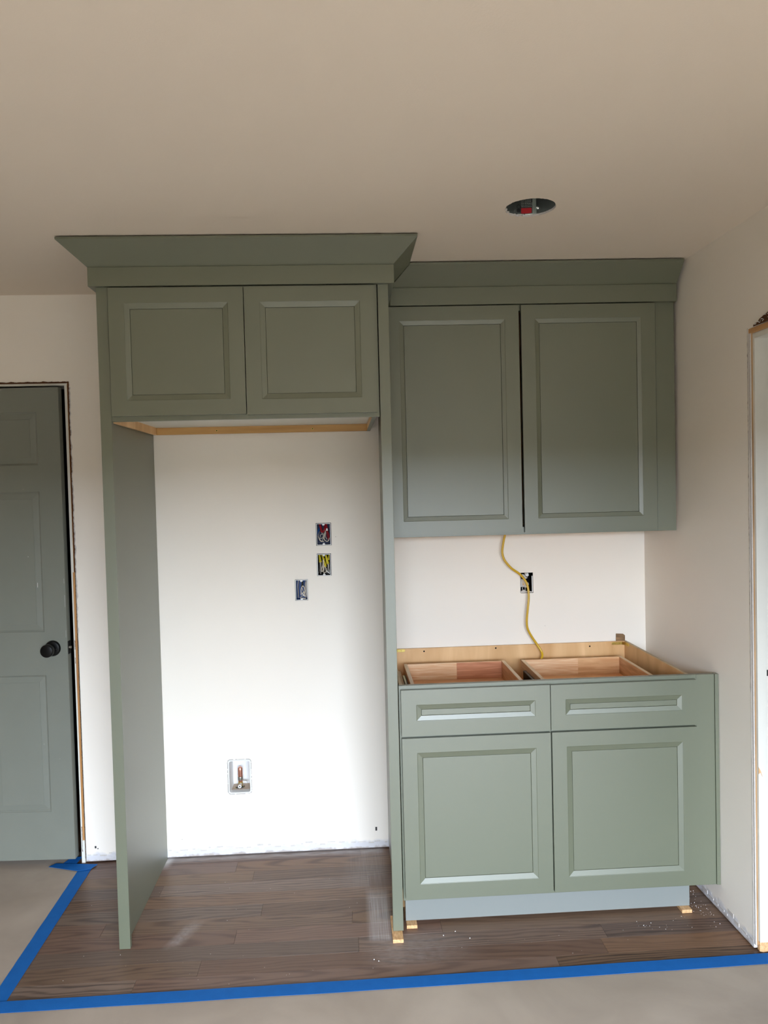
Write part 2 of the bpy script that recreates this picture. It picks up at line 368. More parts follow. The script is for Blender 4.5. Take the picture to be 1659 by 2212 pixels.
# ------------------------------------------------------------------ setting
def back_wall():
    boxes = [(.7453-.0022, .8072+.0024, 1.348-.0018, 1.4425+.0022), (.7453-.0016, .8035+.0022, 1.2148-.0010, 1.309+.0024),
             (.648-.0018, .7005+.0012, 1.111-.0014, 1.200+.0014), (1.638-.002, 1.691+.002, 1.112-.002, 1.199+.002),
             (.333+.003, .4325-.003, .2735+.003, .4225-.003)]
    bm = B()
    fn = lambda u, v, d: (u, d, v)
    slab(bm, -4.8, 2.45, .006, H, [(-1.10, -.2845, 0, 2.0745)]+boxes, .013, fn)
    wall = obj('wall_back', bm, M_WALL, kind='structure')
    bm = B(); slab(bm, -4.8, 2.45, 0, H, [(-1.10, -.2845, 0, 2.0745)], .012, lambda u, v, d: (u, .108+d, v))
    obj('back_sheet', bm, M_HALL, wall)
    # chalky patches of filler along the foot of the wall
    bm = B(); random.seed(3)
    for (a, b_) in ((.066, 1.02), (-.28, .04)):
        x = a
        while x < b_-.01:
            wd = random.uniform(.008, .035); z0 = random.uniform(.026, .04)
            box(bm, x, min(b_, x+wd), -random.uniform(.0006, .0016), .001, z0, z0+random.uniform(.002, .008)); x += wd+random.uniform(0, .03)
    obj('filler_smear', bm, M_GYP, wall, bevel=.0008)
    # pencil tick and nail holes
    bm = B()
    for (x, z, r, l) in ((.9708, .083, .0022, .012), (.827, 1.383, .0006, .008), (1.742, .963, .0006, .004), (.127, .083, .0012, 0), (-.245, .065, .003, .004), (-.235, .06, .002, .003)):
        box(bm, x-r, x+r+l*.3, -.0004, .001, z-r, z+r+(l if r > .002 else 0))
    obj('scuff_mark', bm, M_WIRED, wall)
back_wall()

def right_wall():
    # u runs along the wall towards the camera (u=-y)
    fn = lambda u, v, d: (xr(-u)+d, -u, v)
    bm = B(); slab(bm, -.0, 3.2, .006, H, [(.8500, 1.78, 0, 2.082)], .115, fn)
    wall = obj('wall_right', bm, M_WALL, kind='structure')
    bm = B(); random.seed(5); u = .46
    while u < .85:
        wd = random.uniform(.01, .04); z0 = random.uniform(.018, .034)
        x = xr(-u); box(bm, x-random.uniform(.0004, .0010), x+.001, -u-wd, -u, z0, z0+random.uniform(.004, .016)); u += wd+random.uniform(0, .012)
    obj('filler_smear', bm, M_GYP, wall, bevel=.0006)
    # bare wood and gypsum left where the casing was pulled off, ragged on the wall side
    x0 = xr(-.85)
    bm = B(); random.seed(9); n = 90; prev = None
    for i in range(n+1):
        z = .02+(2.085-.02)*i/n; a = .0045*noise.noise(Vector((0, 0, z*60)))+.0025*noise.noise(Vector((3, 0, z*200)))
        y = -.8485+abs(a)*1.4
        cur = [bm.verts.new((x0-.0008, y, z)), bm.verts.new((x0-.0008, -.851, z))]
        if prev: bm.faces.new([prev[0], prev[1], cur[1], cur[0]])
        prev = cur
    obj('torn_edge', bm, M_GYP, wall)
    bm = B(); prev = None
    for i in range(161):
        z = .9+(2.085-.9)*i/160; wv = max(0, noise.noise(Vector((7, 0, z*140))))*.006*min(1, (z-.85)/.5)
        cur = [bm.verts.new((x0-.0012, -.8505+.0035+wv*.5, z)), bm.verts.new((x0-.0012, -.8505+.0035-wv*.2-.0004, z))]
        if prev: bm.faces.new([prev[0], prev[1], cur[1], cur[0]])
        prev = cur
    obj('torn_paper', bm, M_BARK, wall)
    # torn patch above the corner of the opening
    bm = B(); c = bm.verts.new((x0-.001, -.99, 2.10)); ps = []
    for i in range(26):
        t = i/25; y = -.885-.25*t; z = 2.088+.034*math.sin(min(1, t*1.5)*1.5)+.006*noise.noise(Vector((t*30, 2, 0)))
        ps.append((bm.verts.new((x0-.0014, y, 2.083)), bm.verts.new((x0-.0014, y, z))))
    bm.verts.remove(c)
    for a, b_ in zip(ps[:-1], ps[1:]): bm.faces.new([a[0], b_[0], b_[1], a[1]])
    obj('torn_paper', bm, M_BARK, wall)
    bm = B(); random.seed(4)
    for i in range(44):
        t = random.random(); y = -.885-.24*t; z = 2.088+random.random()*.034*math.sin(min(1, t*1.5)*1.5)
        s = random.uniform(.001, .003); box(bm, x0-.003, x0-.001, y-s*1.6, y+s, z-s*.5, z+s*.5)
    obj('plaster_fleck', bm, M_CRUMB, wall, kind='stuff')
    return x0
X0 = right_wall()

def opening_jamb():
    x0 = X0
    bm = B(); box(bm, x0+.010, x0+.125, -.871, -.8525, .035, 2.066)
    j = obj('trim_1', bm, M_WHITE, bevel=.0006, kind='structure')
    boxobj('head_board', (x0+.010, x0+.125, -1.775, -.871, 2.048, 2.066), M_WHITE, j)
    boxobj('side_board', (x0+.010, x0+.125, -1.775, -1.757, .0, 2.048), M_WHITE, j)
    bm = B(); box(bm, x0+.001, x0+.0105, -.866, -.8515, .02, 2.0665)
    boxobj('bare_stud', (x0+.0052, x0+.010, -.8605, -.8512, .02, 2.0665), M_PINEJ, j)
    boxobj('drywall_edge', (x0+.0005, x0+.0050, -.8605, -.8510, .02, 2.0665), M_GYP, j); bm.free()
    boxobj('bare_header', (x0+.0005, x0+.030, -1.77, -.852, 2.0665, 2.0815), M_PINEY, j)
    # chewed lower end and splinter
    bm = B()
    pts = [(0, .004), (.012, .0), (.03, .002), (.05, .0), (.08, .003), (.115, .002), (.115, .037), (.085, .034), (.06, .040), (.045, .036), (.03, .038), (.018, .035), (.006, .042), (0, .036)]
    prism(bm, [[(x0+.010+a, y, b_) for a, b_ in pts] for y in (-.868, -.8545)], True)
    obj('torn_foot', bm, M_ENDG, j)
    bm = B(); prism(bm, [[(x0+.010, y, .63), (x0+.018, y, .615), (x0+.0225, y, .597), (x0+.016, y, .612), (x0+.010, y, .607)] for y in (-.8725, -.8705)], True)
    obj('splinter', bm, M_ENDG, j)
    bm = B(); box(bm, x0+.040, x0+.046, -.8732, -.8705, .05, .072); box(bm, x0+.041, x0+.05, -.8732, -.8705, .935, .955)
    obj('strike_mark', bm, M_WIRED, j)
    # the next room, seen only through the opening
    bm = B()
    slab(bm, x0+.115, 4.2, 0, H, [], .02, lambda u, v, d: (u, -.2+d, v))
    slab(bm, -2.6, -.2, 0, H, [], .02, lambda u, v, d: (4.2+d, u, v))
    slab(bm, x0+.115, 4.2, 0, H, [], .02, lambda u, v, d: (u, -2.6-d, v))
    slab(bm, x0+.115, 4.2, -2.6, -.2, [], .02, lambda u, v, d: (u, v, H+d))
    slab(bm, x0+.0, 4.2, -2.6, -.2, [], .02, lambda u, v, d: (u, v, -.021-d))
    obj('wall_hall', bm, M_HALL, kind='structure')
opening_jamb()

def rest_of_room():
    bm = B(); slab(bm, -5.1, .12, 0, H, [], .1, lambda u, v, d: (-4.7-d, u, v)); obj('wall_left', bm, M_FAR, kind='structure')
    bm = B(); slab(bm, -5.1, -3.1, 0, H, [], .1, lambda u, v, d: (5.2+d, u, v)); slab(bm, 2.2, 5.3, 0, H, [], .1, lambda u, v, d: (u, -3.1+d, v)); obj('wall_side', bm, M_FAR, kind='structure')
    bm = B(); slab(bm, -4.8, 5.3, 0, H, [(.10, 2.30, 0, 2.06)], .12, lambda u, v, d: (u, -5.0-d, v)); obj('wall_front', bm, M_FAR, kind='structure')
    bm = B()
    for (a, b_) in ((.10, .16), (1.17, 1.23), (2.24, 2.30)): box(bm, a, b_, -5.1, -5.03, 0, 2.06)
    box(bm, .10, 2.30, -5.1, -5.03, .0, .07); box(bm, .10, 2.30, -5.1, -5.03, 1.99, 2.06)
    obj('window_1', bm, M_WHITE, bevel=.003, kind='structure')
    bm = B(); slab(bm, -120, 120, -60, -5.13, [], .1, lambda u, v, d: (u, v, -.25-d)); slab(bm, -120, 120, -.3, 5.0, [], .5, lambda u, v, d: (u, -60-d, v)); obj('ground', bm, M_OUTSIDE, kind='structure')  # unseen ground, plus a far upright slab added to cut off low sky light
    
    # closet behind the ajar door
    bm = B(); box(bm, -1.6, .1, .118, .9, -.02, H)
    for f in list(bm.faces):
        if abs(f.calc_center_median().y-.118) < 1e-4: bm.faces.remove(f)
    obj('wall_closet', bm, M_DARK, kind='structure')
rest_of_room()

def ceiling():
    cx, cy, R = 1.466, -.9625, .0775
    s = .16
    bm = B()
    fn = lambda u, v, d: (u, v, H+d)
    slab(bm, -4.8, 5.3, -5.1, .12, [(cx-s, cx+s, cy-s, cy+s)], .013, fn, sides=False)
    n = 96; inner = []; outer = []; top = []
    random.seed(12)
    for i in range(n):
        a = 2*math.pi*i/n
        jag = (random.uniform(-.0016, .0010) if i % 2 else 0)
        if i in (26, 27, 31, 38, 43): jag -= .006
        r = R+jag
        c, sn = math.cos(a), math.sin(a)
        k = s/max(abs(c), abs(sn))
        inner.append(bm.verts.new((cx+r*c, cy+r*sn, H))); top.append(bm.verts.new((cx+(r-.001)*c, cy+(r-.001)*sn, H+.006)))
        outer.append(bm.verts.new((cx+k*c, cy+k*sn, H)))
    for i in range(n):
        j = (i+1) % n
        bm.faces.new([outer[i], outer[j], inner[j], inner[i]]); bm.faces.new([inner[i], inner[j], top[j], top[i]]).material_index = 1
    obj('ceiling', bm, [M_CEIL, M_GYP], kind='structure')
    # recessed can left open for a light fitting
    t = thing('recessed_light_can', 'open round hole in the ceiling showing a bare metal lighting can with a red sticker', 'light fitting', (cx, cy, H+.0065))
    RR = .086
    bm = B(); rows = []
    for z in (0, .115):
        rows.append([bm.verts.new((RR*math.cos(2*math.pi*k/64), RR*math.sin(2*math.pi*k/64), z+.0005)) for k in range(64)])
    for k in range(64): bm.faces.new([rows[0][k], rows[0][(k+1) % 64], rows[1][(k+1) % 64], rows[1][k]])
    bm.faces.new(rows[1])
    obj('can', bm, M_CAN, t, smooth=True)
    def patch(name, xa, xb, za, zb, mat, off=.0012, n=8):
        bm = B(); p = []
        for i in range(n+1):
            x = xa+(xb-xa)*i/n-cx; y = math.sqrt(max(1e-6, (RR-off)**2-x*x))
            p.append((bm.verts.new((x, y, za-.0065)), bm.verts.new((x, y, zb-.0065))))
        for a, b_ in zip(p[:-1], p[1:]): bm.faces.new([a[0], b_[0], b_[1], a[1]])
        return obj(name, bm, mat, t)
    patch('sticker', 1.458, 1.4905, .0135, .0305, M_LRED, .0016)
    patch('sticker', 1.452, 1.494, .0136, .0132+.0, M_LWHT) if 0 else None
    patch('sticker', 1.4455, 1.4935, .006, .0118, M_LWHT)
    patch('plate', 1.4930, 1.5045, .006, .075, M_CANL, .002, 4)
    patch('sticker', 1.4435, 1.4555, .0165, .0265, M_DARK, .0016, 4)
    bm = B()
    yb = lambda x: math.sqrt((RR-.0020)**2-(x-cx)**2)
    pts = [(1.4498-cx+.0062*math.cos(a), yb(1.4498+.0062*math.cos(a)), .0335-.0065+.0062*math.sin(a)) for a in [2*math.pi*k/20 for k in range(21)]]
    tube(bm, pts, .0008, 6, 1, False); obj('round_emblem', bm, M_DARK, t)
    bm = B(); tube(bm, [(1.4480-cx, yb(1.448), .024), (1.4480-cx, yb(1.448), .0185), (1.4505-cx, yb(1.45), .0185), (1.4505-cx, yb(1.45), .024)], .0005, 5, 1, False)
    tube(bm, [(1.4520-cx, yb(1.452), .021), (1.4520-cx, yb(1.452), .0165), (1.4540-cx, yb(1.454), .0165)], .0005, 5, 1, False)
    obj('emblem_letter', bm, M_DARK, t)
    bm = B(); random.seed(2)
    for k in range(9):
        z = .034+.005*k-.0065; x = 1.458-cx
        while x < 1.491-cx:
            wd = random.uniform(.002, .006); y = yb(x+cx); box(bm, x, x+wd, y-.0004, y, z, z+.0010); x += wd+.0014
    obj('printed_line', bm, M_LWHT, t, kind='stuff')
    patch('slot', 1.4675, 1.4692, .008, .075, M_DARK, .0014, 2)
    for (x, z) in ((1.5075, .0265), (1.401, .014)):
        bm = B(); y = yb(x); lathe(bm, (x-cx, y-.001, z-.0065), (x-cx, y-.008, z-.0065), [(0, .0045), (.6, .0045), (1, .002)], 12); obj('screw', bm, M_STEEL, t, smooth=True)
ceiling()

def floor():
    bm = B(); slab(bm, -4.8, 5.3, -5.1, 1.1, [], .03, lambda u, v, d: (u, v, -.0165-d))
    fl = obj('floor', bm, M_SUB, kind='structure')
    W = .0848; random.seed(21)
    forced = {0: [.374, 1.25], 1: [.454, 1.42], 3: [-.02, 1.08], 4: [.517, 1.60], 6: [.441, 1.18], 7: [.88, 1.75], 8: [.345, 1.722], 5: [-.05, .86, 1.98], 2: [.10, .93, 1.9], 9: [.15, 1.54]}
    cache = {}
    for j in range(-2, 11):
        y1 = -.061-W*j; y0 = y1-W
        xs = forced.get(j)
        if xs is None: xs = [-.1+random.uniform(0, .5), 1.0+random.uniform(-.1, .4)]
        xl = -.46; xrr = 2.36
        edges = [xl]+xs+[xrr]
        if j < 0 and y1 > .0: edges = [xl, -.26, .9, xrr] if j == -1 else [xl, -.25]
        for a, b_ in zip(edges[:-1], edges[1:]):
            yy1 = min(y1, .11)
            key = (round(b_-a, 4), round(yy1-y0, 4))
            if key not in cache:
                bm = B(); box(bm, .0003, b_-a-.0003, .0003, yy1-y0-.0003, -.016, 0)
                me_o = obj('plank', bm, M_OAK, fl, bevel=.0004); cache[key] = me_o.data
            else:
                me_o = bpy.data.objects.new('plank', cache[key]); COL.objects.link(me_o); me_o.parent = fl
                md = me_o.modifiers.new('bevel', 'BEVEL'); md.width = .0004; md.segments = 2
            me_o.location = (a, y0, random.uniform(-.0002, .0001))
    # plaster crumbs on the boards
    bm = B(); random.seed(8)
    def crumb(x, y, s):
        m = Matrix.Translation((x, y, s*.5+.0002)) @ Euler((random.random()*3, random.random()*3, random.random()*3)).to_matrix().to_4x4()
        r = bmesh.ops.create_icosphere(bm, subdivisions=1, radius=s*.6, matrix=m)
        for v in r['verts']: v.co += Vector((random.uniform(-1, 1), random.uniform(-1, 1), random.uniform(-1, 1)))*s*.15
    for _ in range(46): crumb(random.uniform(2.115, 2.18), random.uniform(-.64, -.40), random.uniform(.0008, .0024))
    for _ in range(26): crumb(random.uniform(1.85, 2.2), random.uniform(-.72, -.63), random.uniform(.0008, .0022))
    for _ in range(80): crumb(random.uniform(-.15, 2.15), random.uniform(-.88, -.15), random.uniform(.0006, .0015))
    for (x, y) in ((1.18, -.675), (1.225, -.655), (.945, -.80), (.93, -.79), (1.27, -.70)): crumb(x, y, .0032)
    obj('plaster_crumbs', bm, M_CRUMB, kind='stuff')
floor()

def door():
    # jamb
    bm = B(); box(bm, -.3045, -.2895, .0, .115, .0, 2.060); 
    j = obj('trim_2', bm, M_WHITE, bevel=.0006, kind='structure')
    boxobj('head_board', (-1.097, -.2895, .0, .115, 2.058, 2.0675), M_WHITE, j)
    boxobj('side_board', (-1.098, -1.083, .0, .115, .0, 2.058), M_WHITE, j)
    # bare wood left where the casing came off
    boxobj('bare_strip', (-.2975, -.2885, -.0012, .004, .10, 1.262), M_PINE, j, bevel=.0004)
    boxobj('bare_strip', (-.2935, -.2885, -.0008, .004, 1.262, 2.064), M_PINE, j, bevel=.0004)
    random.seed(31)
    def ragged(z0, z1, xa, wmin, wmax, name='torn_paper', mat=M_BARK, y=-.0016):
        bm = B(); prev = None; n = int((z1-z0)/.004)
        for i in range(n+1):
            z = z0+(z1-z0)*i/n
            wv = wmin+(wmax-wmin)*(.5+.5*noise.noise(Vector((xa*9, 1.3, z*50))))+.0016*noise.noise(Vector((5, 2, z*420)))
            x = xa+.0012*noise.noise(Vector((2, 8, z*90)))
            cur = [bm.verts.new((x, y, z)), bm.verts.new((x+max(.0004, wv), y, z))]
            if prev: bm.faces.new([prev[0], prev[1], cur[1], cur[0]])
            prev = cur
        obj(name, bm, mat, j)
    ragged(.02, 1.262, -.2888, .0010, .0036)
    ragged(1.262, 2.074, -.2915, .0035, .0085)
    ragged(1.0, 2.05, -.2860, .0000, .0090, 'torn_paper', M_GYP, -.0010)
    for (a, b_) in ((.93, .97), (.87, .895), (.05, .16)): ragged(a, b_, -.3010, .001, .003, 'paint_chip', M_BARK, -.0006)
    bm = B(); prev = None; random.seed(13)
    for i in range(220):
        x = -.80+(.515)*i/219; h = .0075+.0035*noise.noise(Vector((x*45, 0, 3)))+.0022*noise.noise(Vector((x*300, 0, 9)))
        cur = [bm.verts.new((x, -.0014, 2.0670)), bm.verts.new((x, -.0014, 2.0670+h))]
        if prev: bm.faces.new([prev[0], cur[0], cur[1], prev[1]])
        prev = cur
    obj('torn_paper', bm, M_BARK, j)
    # leaf, hinged on the left, standing a touch open
    W = .762; z0, z1 = .036, 2.047
    leaf = thing_struct('door_1', (-1.080, .0, 0), (0, 0, -math.radians(2.6)))
    holes = []
    for (a, b_) in ((.095, .332), (.430, .6675)):
        for (c, d) in ((1.722, 1.945), (1.016, 1.610), (.243, .831)): holes.append((a, b_, c, d))
    fn = lambda u, v, d: (u, d, v)
    bm = B(); slab(bm, 0, W, z0, z1, holes, .035, fn, back=False, sides=False)
    slab(bm, 0, W, z0, z1, [], .0, lambda u, v, d: (u, .035, v), back=False)
    for (a, b_, c, d) in ((0, 0, z0, z1), (W, W, z0, z1)):
        vs = [bm.verts.new(p) for p in ((a, 0, c), (a, .035, c), (a, .035, d), (a, 0, d))]; bm.faces.new(vs)
    for c in (z0, z1):
        vs = [bm.verts.new(p) for p in ((0, 0, c), (W, 0, c), (W, .035, c), (0, .035, c))]; bm.faces.new(vs)
    for h in holes:
        ring(bm, h, inset(h, .0025), 0, .0030, fn); ring(bm, inset(h, .0025), inset(h, .006), .0030, .0045, fn)
        ring(bm, inset(h, .006), inset(h, .0075), .0045, .0062, fn)
    bmesh.ops.remove_doubles(bm, verts=bm.verts, dist=1e-6)
    obj('door_slab', bm, M_DOOR, leaf)
    for h in holes:
        bm = B(); q = inset(h, .0075); q2 = inset(h, .031); q3 = inset(h, .0315)
        ring(bm, q, q2, .0062, .0034, fn); ring(bm, q2, q3, .0034, .0024, fn)
        vs = [bm.verts.new(fn(*p, .0024)) for p in ((q3[0], q3[2]), (q3[1], q3[2]), (q3[1], q3[3]), (q3[0], q3[3]))]; bm.faces.new(vs)
        obj('raised_panel', bm, M_DOOR, leaf)
    # knob set: local x from leaf frame
    kx, kz = .700, .945
    bm = B(); lathe(bm, (kx, 0, kz), (kx, -.012, kz), [(0, .0335), (.35, .0335), (.8, .030), (1, .022)], 40); kn = obj('door_knob', bm, M_BLACK, leaf, smooth=True)
    bm = B(); lathe(bm, (kx, -.009, kz), (kx, -.066, kz), [(0, .013), (.35, .0115), (.45, .016), (.52, .0235), (.62, .0262), (.93, .0268), (.98, .0255), (1, .0235)], 40); obj('knob', bm, M_BLACK, kn, smooth=True)
    bm = B(); cyl(bm, (kx+.019, -.0095, kz-.002), (kx+.019, -.013, kz-.002), .0028, .002, 10); obj('screw', bm, M_STEEL, kn, smooth=True)
    bm = B(); box(bm, W-.0002, W+.0012, .004, .030, kz-.028, kz+.028); lp = obj('latch_plate', bm, M_BLACK, leaf, bevel=.001)
    bm = B(); cyl(bm, (W+.001, .017, kz), (W+.009, .017, kz), .0065, .0055, 16); obj('latch_bolt', bm, M_STEEL, lp, smooth=True)
    # paint chips and scratches
    bm = B()
    for (x, z, a, b_) in ((.645, 1.205, .004, .020), (.610, 1.335, .0035, .003), (.6, 1.62, .002, .002), (.757, .99, .001, .03), (.758, 1.12, .0015, .05), (.757, 1.22, .001, .02), (.647, .535, .002, .002), (.712, .47, .0015, .0015)):
        box(bm, x, x+a*.35, -.0003, .0005, z, z+b_)
    obj('paint_chip', bm, M_CRUMB, leaf)
def thing_struct(name, loc, rot):
    o = bpy.data.objects.new(name, None); COL.objects.link(o); o.location = loc; o.rotation_euler = rot; o['kind'] = 'structure'; return o
door()

# ------------------------------------------------------------------ floor protection
def paper_and_tape():
    xmin, xmax, ymin = -4.0, 2.19, -4.9
    bm = B(); st = .045
    def hgt(x, y):
        d = 1.0
        if y > -1.0 and x > -.3: d = 0
        dd = min(1, max(0, (-.93-y)/.12) if x > -.30 else max(0, (-.30-x)/.10)) if True else 1
        n = noise.noise(Vector((x*1.6+.7*y, y*2.6, 0)))*.6+noise.noise(Vector((x*4, y*6, 4)))*.3
        return .0012+dd*.006*max(0, n+.35)
    grid = {}
    xs = [xmin+st*i for i in range(int((-.29-xmin)/st)+1)]+[-.274]
    x = -.274+st
    while x < xmax: xs.append(x); x += st
    xs += [xmax, 2.24, 2.30, 2.36, 2.42]
    ys = [.05, .012]+[-.02-st*i for i in range(int(.88/st)+1)]+[-.925]
    y = -.925-st
    while y > ymin: ys.append(y); y -= st
    ys.append(ymin)
    for i, x in enumerate(xs):
        for j, y in enumerate(ys):
            if x > -.27 and y > -.92: continue
            if x > 2.195 and not -1.74 < y < -.92: continue
            if y > -.01 and not -1.05 < x < -.325: continue
            grid[(i, j)] = bm.verts.new((x, y, hgt(x, y)))
    for i in range(len(xs)-1):
        for j in range(len(ys)-1):
            k = [(i, j), (i+1, j), (i+1, j+1), (i, j+1)]
            if all(q in grid for q in k): bm.faces.new([grid[q] for q in k])
    o = obj('floor_paper', bm, M_PAPER, smooth=True)
    for p in o.data.polygons: p.use_smooth = True
    solo(o, 'grey-brown builder\'s paper sheet protecting the floor in front of and left of the bare boards', 'paper')
    def strip(A, Bp, wa, side, z, seed, n=60, lift=.0):
        """A,Bp: inner edge ends; side: unit vector towards the outer edge"""
        A = Vector((*A, 0)); Bp = Vector((*Bp, 0)); s = Vector(side); bm = B(); rows = []
        for i in range(n+1):
            t = i/n; p = A.lerp(Bp, t)
            e1 = .0012*noise.noise(Vector((t*14, seed, 0))); e2 = .0016*noise.noise(Vector((t*11, seed, 5)))
            zz = z+.0004*noise.noise(Vector((t*25, seed, 9)))
            a = p+s*e1; b_ = p+s*(wa+e2)
            m = p+s*(wa*.5)
            rows.append([(a.x, a.y, z-.0006), (a.x, a.y, zz), (m.x, m.y, zz+.0003), (b_.x, b_.y, zz), (b_.x, b_.y, z-.0006)])
        prism(bm, rows, True)
        return obj('masking_tape', bm, M_TAPE, smooth=False)
    solo(strip((-.2449, -.050), (-.2335, -.955), .0535, (-1, 0, 0), .0022, 1), 'long blue masking tape strip running from the door corner towards the camera', 'tape', 'blue masking tape on the floor')
    o = strip((-.285, -.900), (2.33, -.8785), .0545, (0, -1, 0), .0040, 2, 110)
    me = o.data
    for v in me.vertices:
        x = v.co.x
        f = min(1, max(0, (x+.285)/2.5)); v.co.y += -.004*math.sin(f*math.pi) + .0
    solo(o, 'long blue masking tape strip crossing the floor in front of the cabinets', 'tape', 'blue masking tape on the floor')
    bm = B()
    P = [(-.4349, -.0292), (-.4136, .0045), (-.2289, -.0300), (-.2420, -.0600), (-.2941, -.0790)]
    P = [(-.4349, -.0292), (-.4136, -.0015), (-.2289, -.0270), (-.2449, -.0660), (-.2941, -.0790)]
    prism(bm, [[(x, y, z) for x, y in P] for z in (.0044, .0052)], True)
    solo(obj('masking_tape', bm, M_TAPE), 'short blue masking tape piece laid crosswise at the foot of the door', 'tape', 'blue masking tape on the floor')
    bm = B()
    P = [(-.385, -.006), (-.3655, .045), (-.318, .050), (-.325, -.012)]
    prism(bm, [[(x, y, z+.002*(y > 0)) for x, y in P] for z in (.0030, .0036)], True)
    solo(obj('masking_tape', bm, M_TAPE), 'blue masking tape end disappearing under the grey door', 'tape', 'blue masking tape on the floor')
paper_and_tape()

# ------------------------------------------------------------------ cabinetry
def cab_door(name, x0, x1, z0, z1, yb, th, rail, bw, root, centre='centre_panel'):
    """recessed-panel front: bevelled frame plus a flat centre panel (its child)"""
    bm = B(); yf = yb-th
    fn = lambda u, v, d: (u, yf+d, v)
    g = (x0+rail, x1-rail, z0+rail, z1-rail); g2 = inset(g, .0006); g3 = inset(g, bw); g4 = inset(g, bw+.0001)
    slab(bm, x0, x1, z0, z1, [g], th, fn, back=False, sides=False)
    ring(bm, g, g2, 0, .0012, fn); ring(bm, g2, g3,   .0012, .0050, fn); ring(bm, g3, g4, .0050, .0090, fn)
    for q in ([(x0, z0), (x0, z1)], [(x1, z0), (x1, z1)], [(x0, z0), (x1, z0)], [(x0, z1), (x1, z1)]):
        (a, b_), (c, d) = q
        bm.faces.new([bm.verts.new(p) for p in ((a, yf, b_), (c, yf, d), (c, yb, d), (a, yb, b_))])
    bm.faces.new([bm.verts.new(p) for p in ((x0, yb, z0), (x0, yb, z1), (x1, yb, z1), (x1, yb, z0))])
    bmesh.ops.remove_doubles(bm, verts=bm.verts, dist=1e-6)
    o = obj(name, bm, M_GREEN, root, bevel=.0009)
    shift(o, root)
    r = inset(g, bw+.0009); bm = B(); box(bm, r[0], r[1], yf+.0058, yf+.0092, r[2], r[3])
    c = obj(centre, bm, M_GREEN, o, bevel=.0005); shift(c, root)
    return o
def sbox(name, dims, mat, root, parent=None, bevel=.0008):
    o = boxobj(name, dims, mat, parent or root, bevel); return shift(o, root)

def fridge_panels():
    grp = 'tall refrigerator side panels'
    for (x0, x1, pa, pb, zb, lab) in ((XA, XB, XA, XA+.018, .0, 'tall sage green refrigerator side panel nearest the grey door, standing on the floor'),
                                      (XC, XD, XD-.0145, XD, .0135, 'tall sage green refrigerator side panel beside the base cabinet, raised on a shim')):
        t = thing('refrigerator_surround', lab, 'panel', (x0, -.3, zb), group=grp)
        yb = YP if x0 < .5 else YP-.0035
        sbox('side_panel', (pa, pb, yb+.019, -.002, zb, 2.425), M_GREEN, t)
        sbox('front_stile', (x0, x1, yb, yb+.019, zb, 2.36), M_GREEN, t)
fridge_panels()

def over_fridge():
    t = thing('refrigerator_cabinet', 'sage green two-door cabinet bridging the empty refrigerator alcove', 'cabinet', (.54, -.3, 1.838))
    x0, x1 = XB+.0006, XC-.0030; yf = YP; zb, zt = 1.8385, 2.30
    bm = B(); slab(bm, x0, x1, zb, zt, [(x0+.03, x1-.03, zb+.03, zt-.03)], .019, lambda u, v, d: (u, yf+d, v))
    shift(obj('face_frame', bm, M_GREEN, t, bevel=.0008), t)
    cab_door('door', .0885, .5425, 1.8548, 2.2880, yf, .0195, .0525, .0185, t)
    cab_door('door', .5455, .9930, 1.8520, 2.2880, yf, .0195, .0525, .0185, t)
    bx0, bx1 = x0-.0165, x1-.012
    sbox('side_board', (bx0, bx0+.013, yf+.0205, -.003, zb, zt), M_PLY, t)
    o = sbox('side_board', (bx1-.013, bx1, yf+.019, -.003, zb, zt), M_PLY, t)
    sbox('edge_band', (bx1-.014, bx1+.0006, yf+.020, -.003, zb-.0006, zb+.001), M_GREEN, t)
    sbox('bottom_board', (bx0+.013, bx1-.013, yf+.0205, -.018, zb+.030, zb+.042), M_WHITE, t)
    r = sbox('mounting_rail', (bx0+.013, bx1-.013, -.018, -.003, zb, zb+.030), M_PLYX, t)
    for x in (.3335, .7414):
        bm = B(); lathe(bm, (x, -.018, zb+.0135), (x, -.0195, zb+.0135), [(0, .0045), (1, .004)], 14); shift(obj('screw', bm, M_BRASS, r, smooth=True), t)
        bm = B(); lathe(bm, (x, -.0195, zb+.0135), (x, -.0202, zb+.0135), [(0, .0026), (1, .0022)], 10); shift(obj('screw_recess', bm, M_DARK, r, smooth=True), t)
    sbox('top_board', (bx0+.013, bx1-.013, yf+.0205, -.003, zt-.012, zt), M_WHITE, t)
over_fridge()

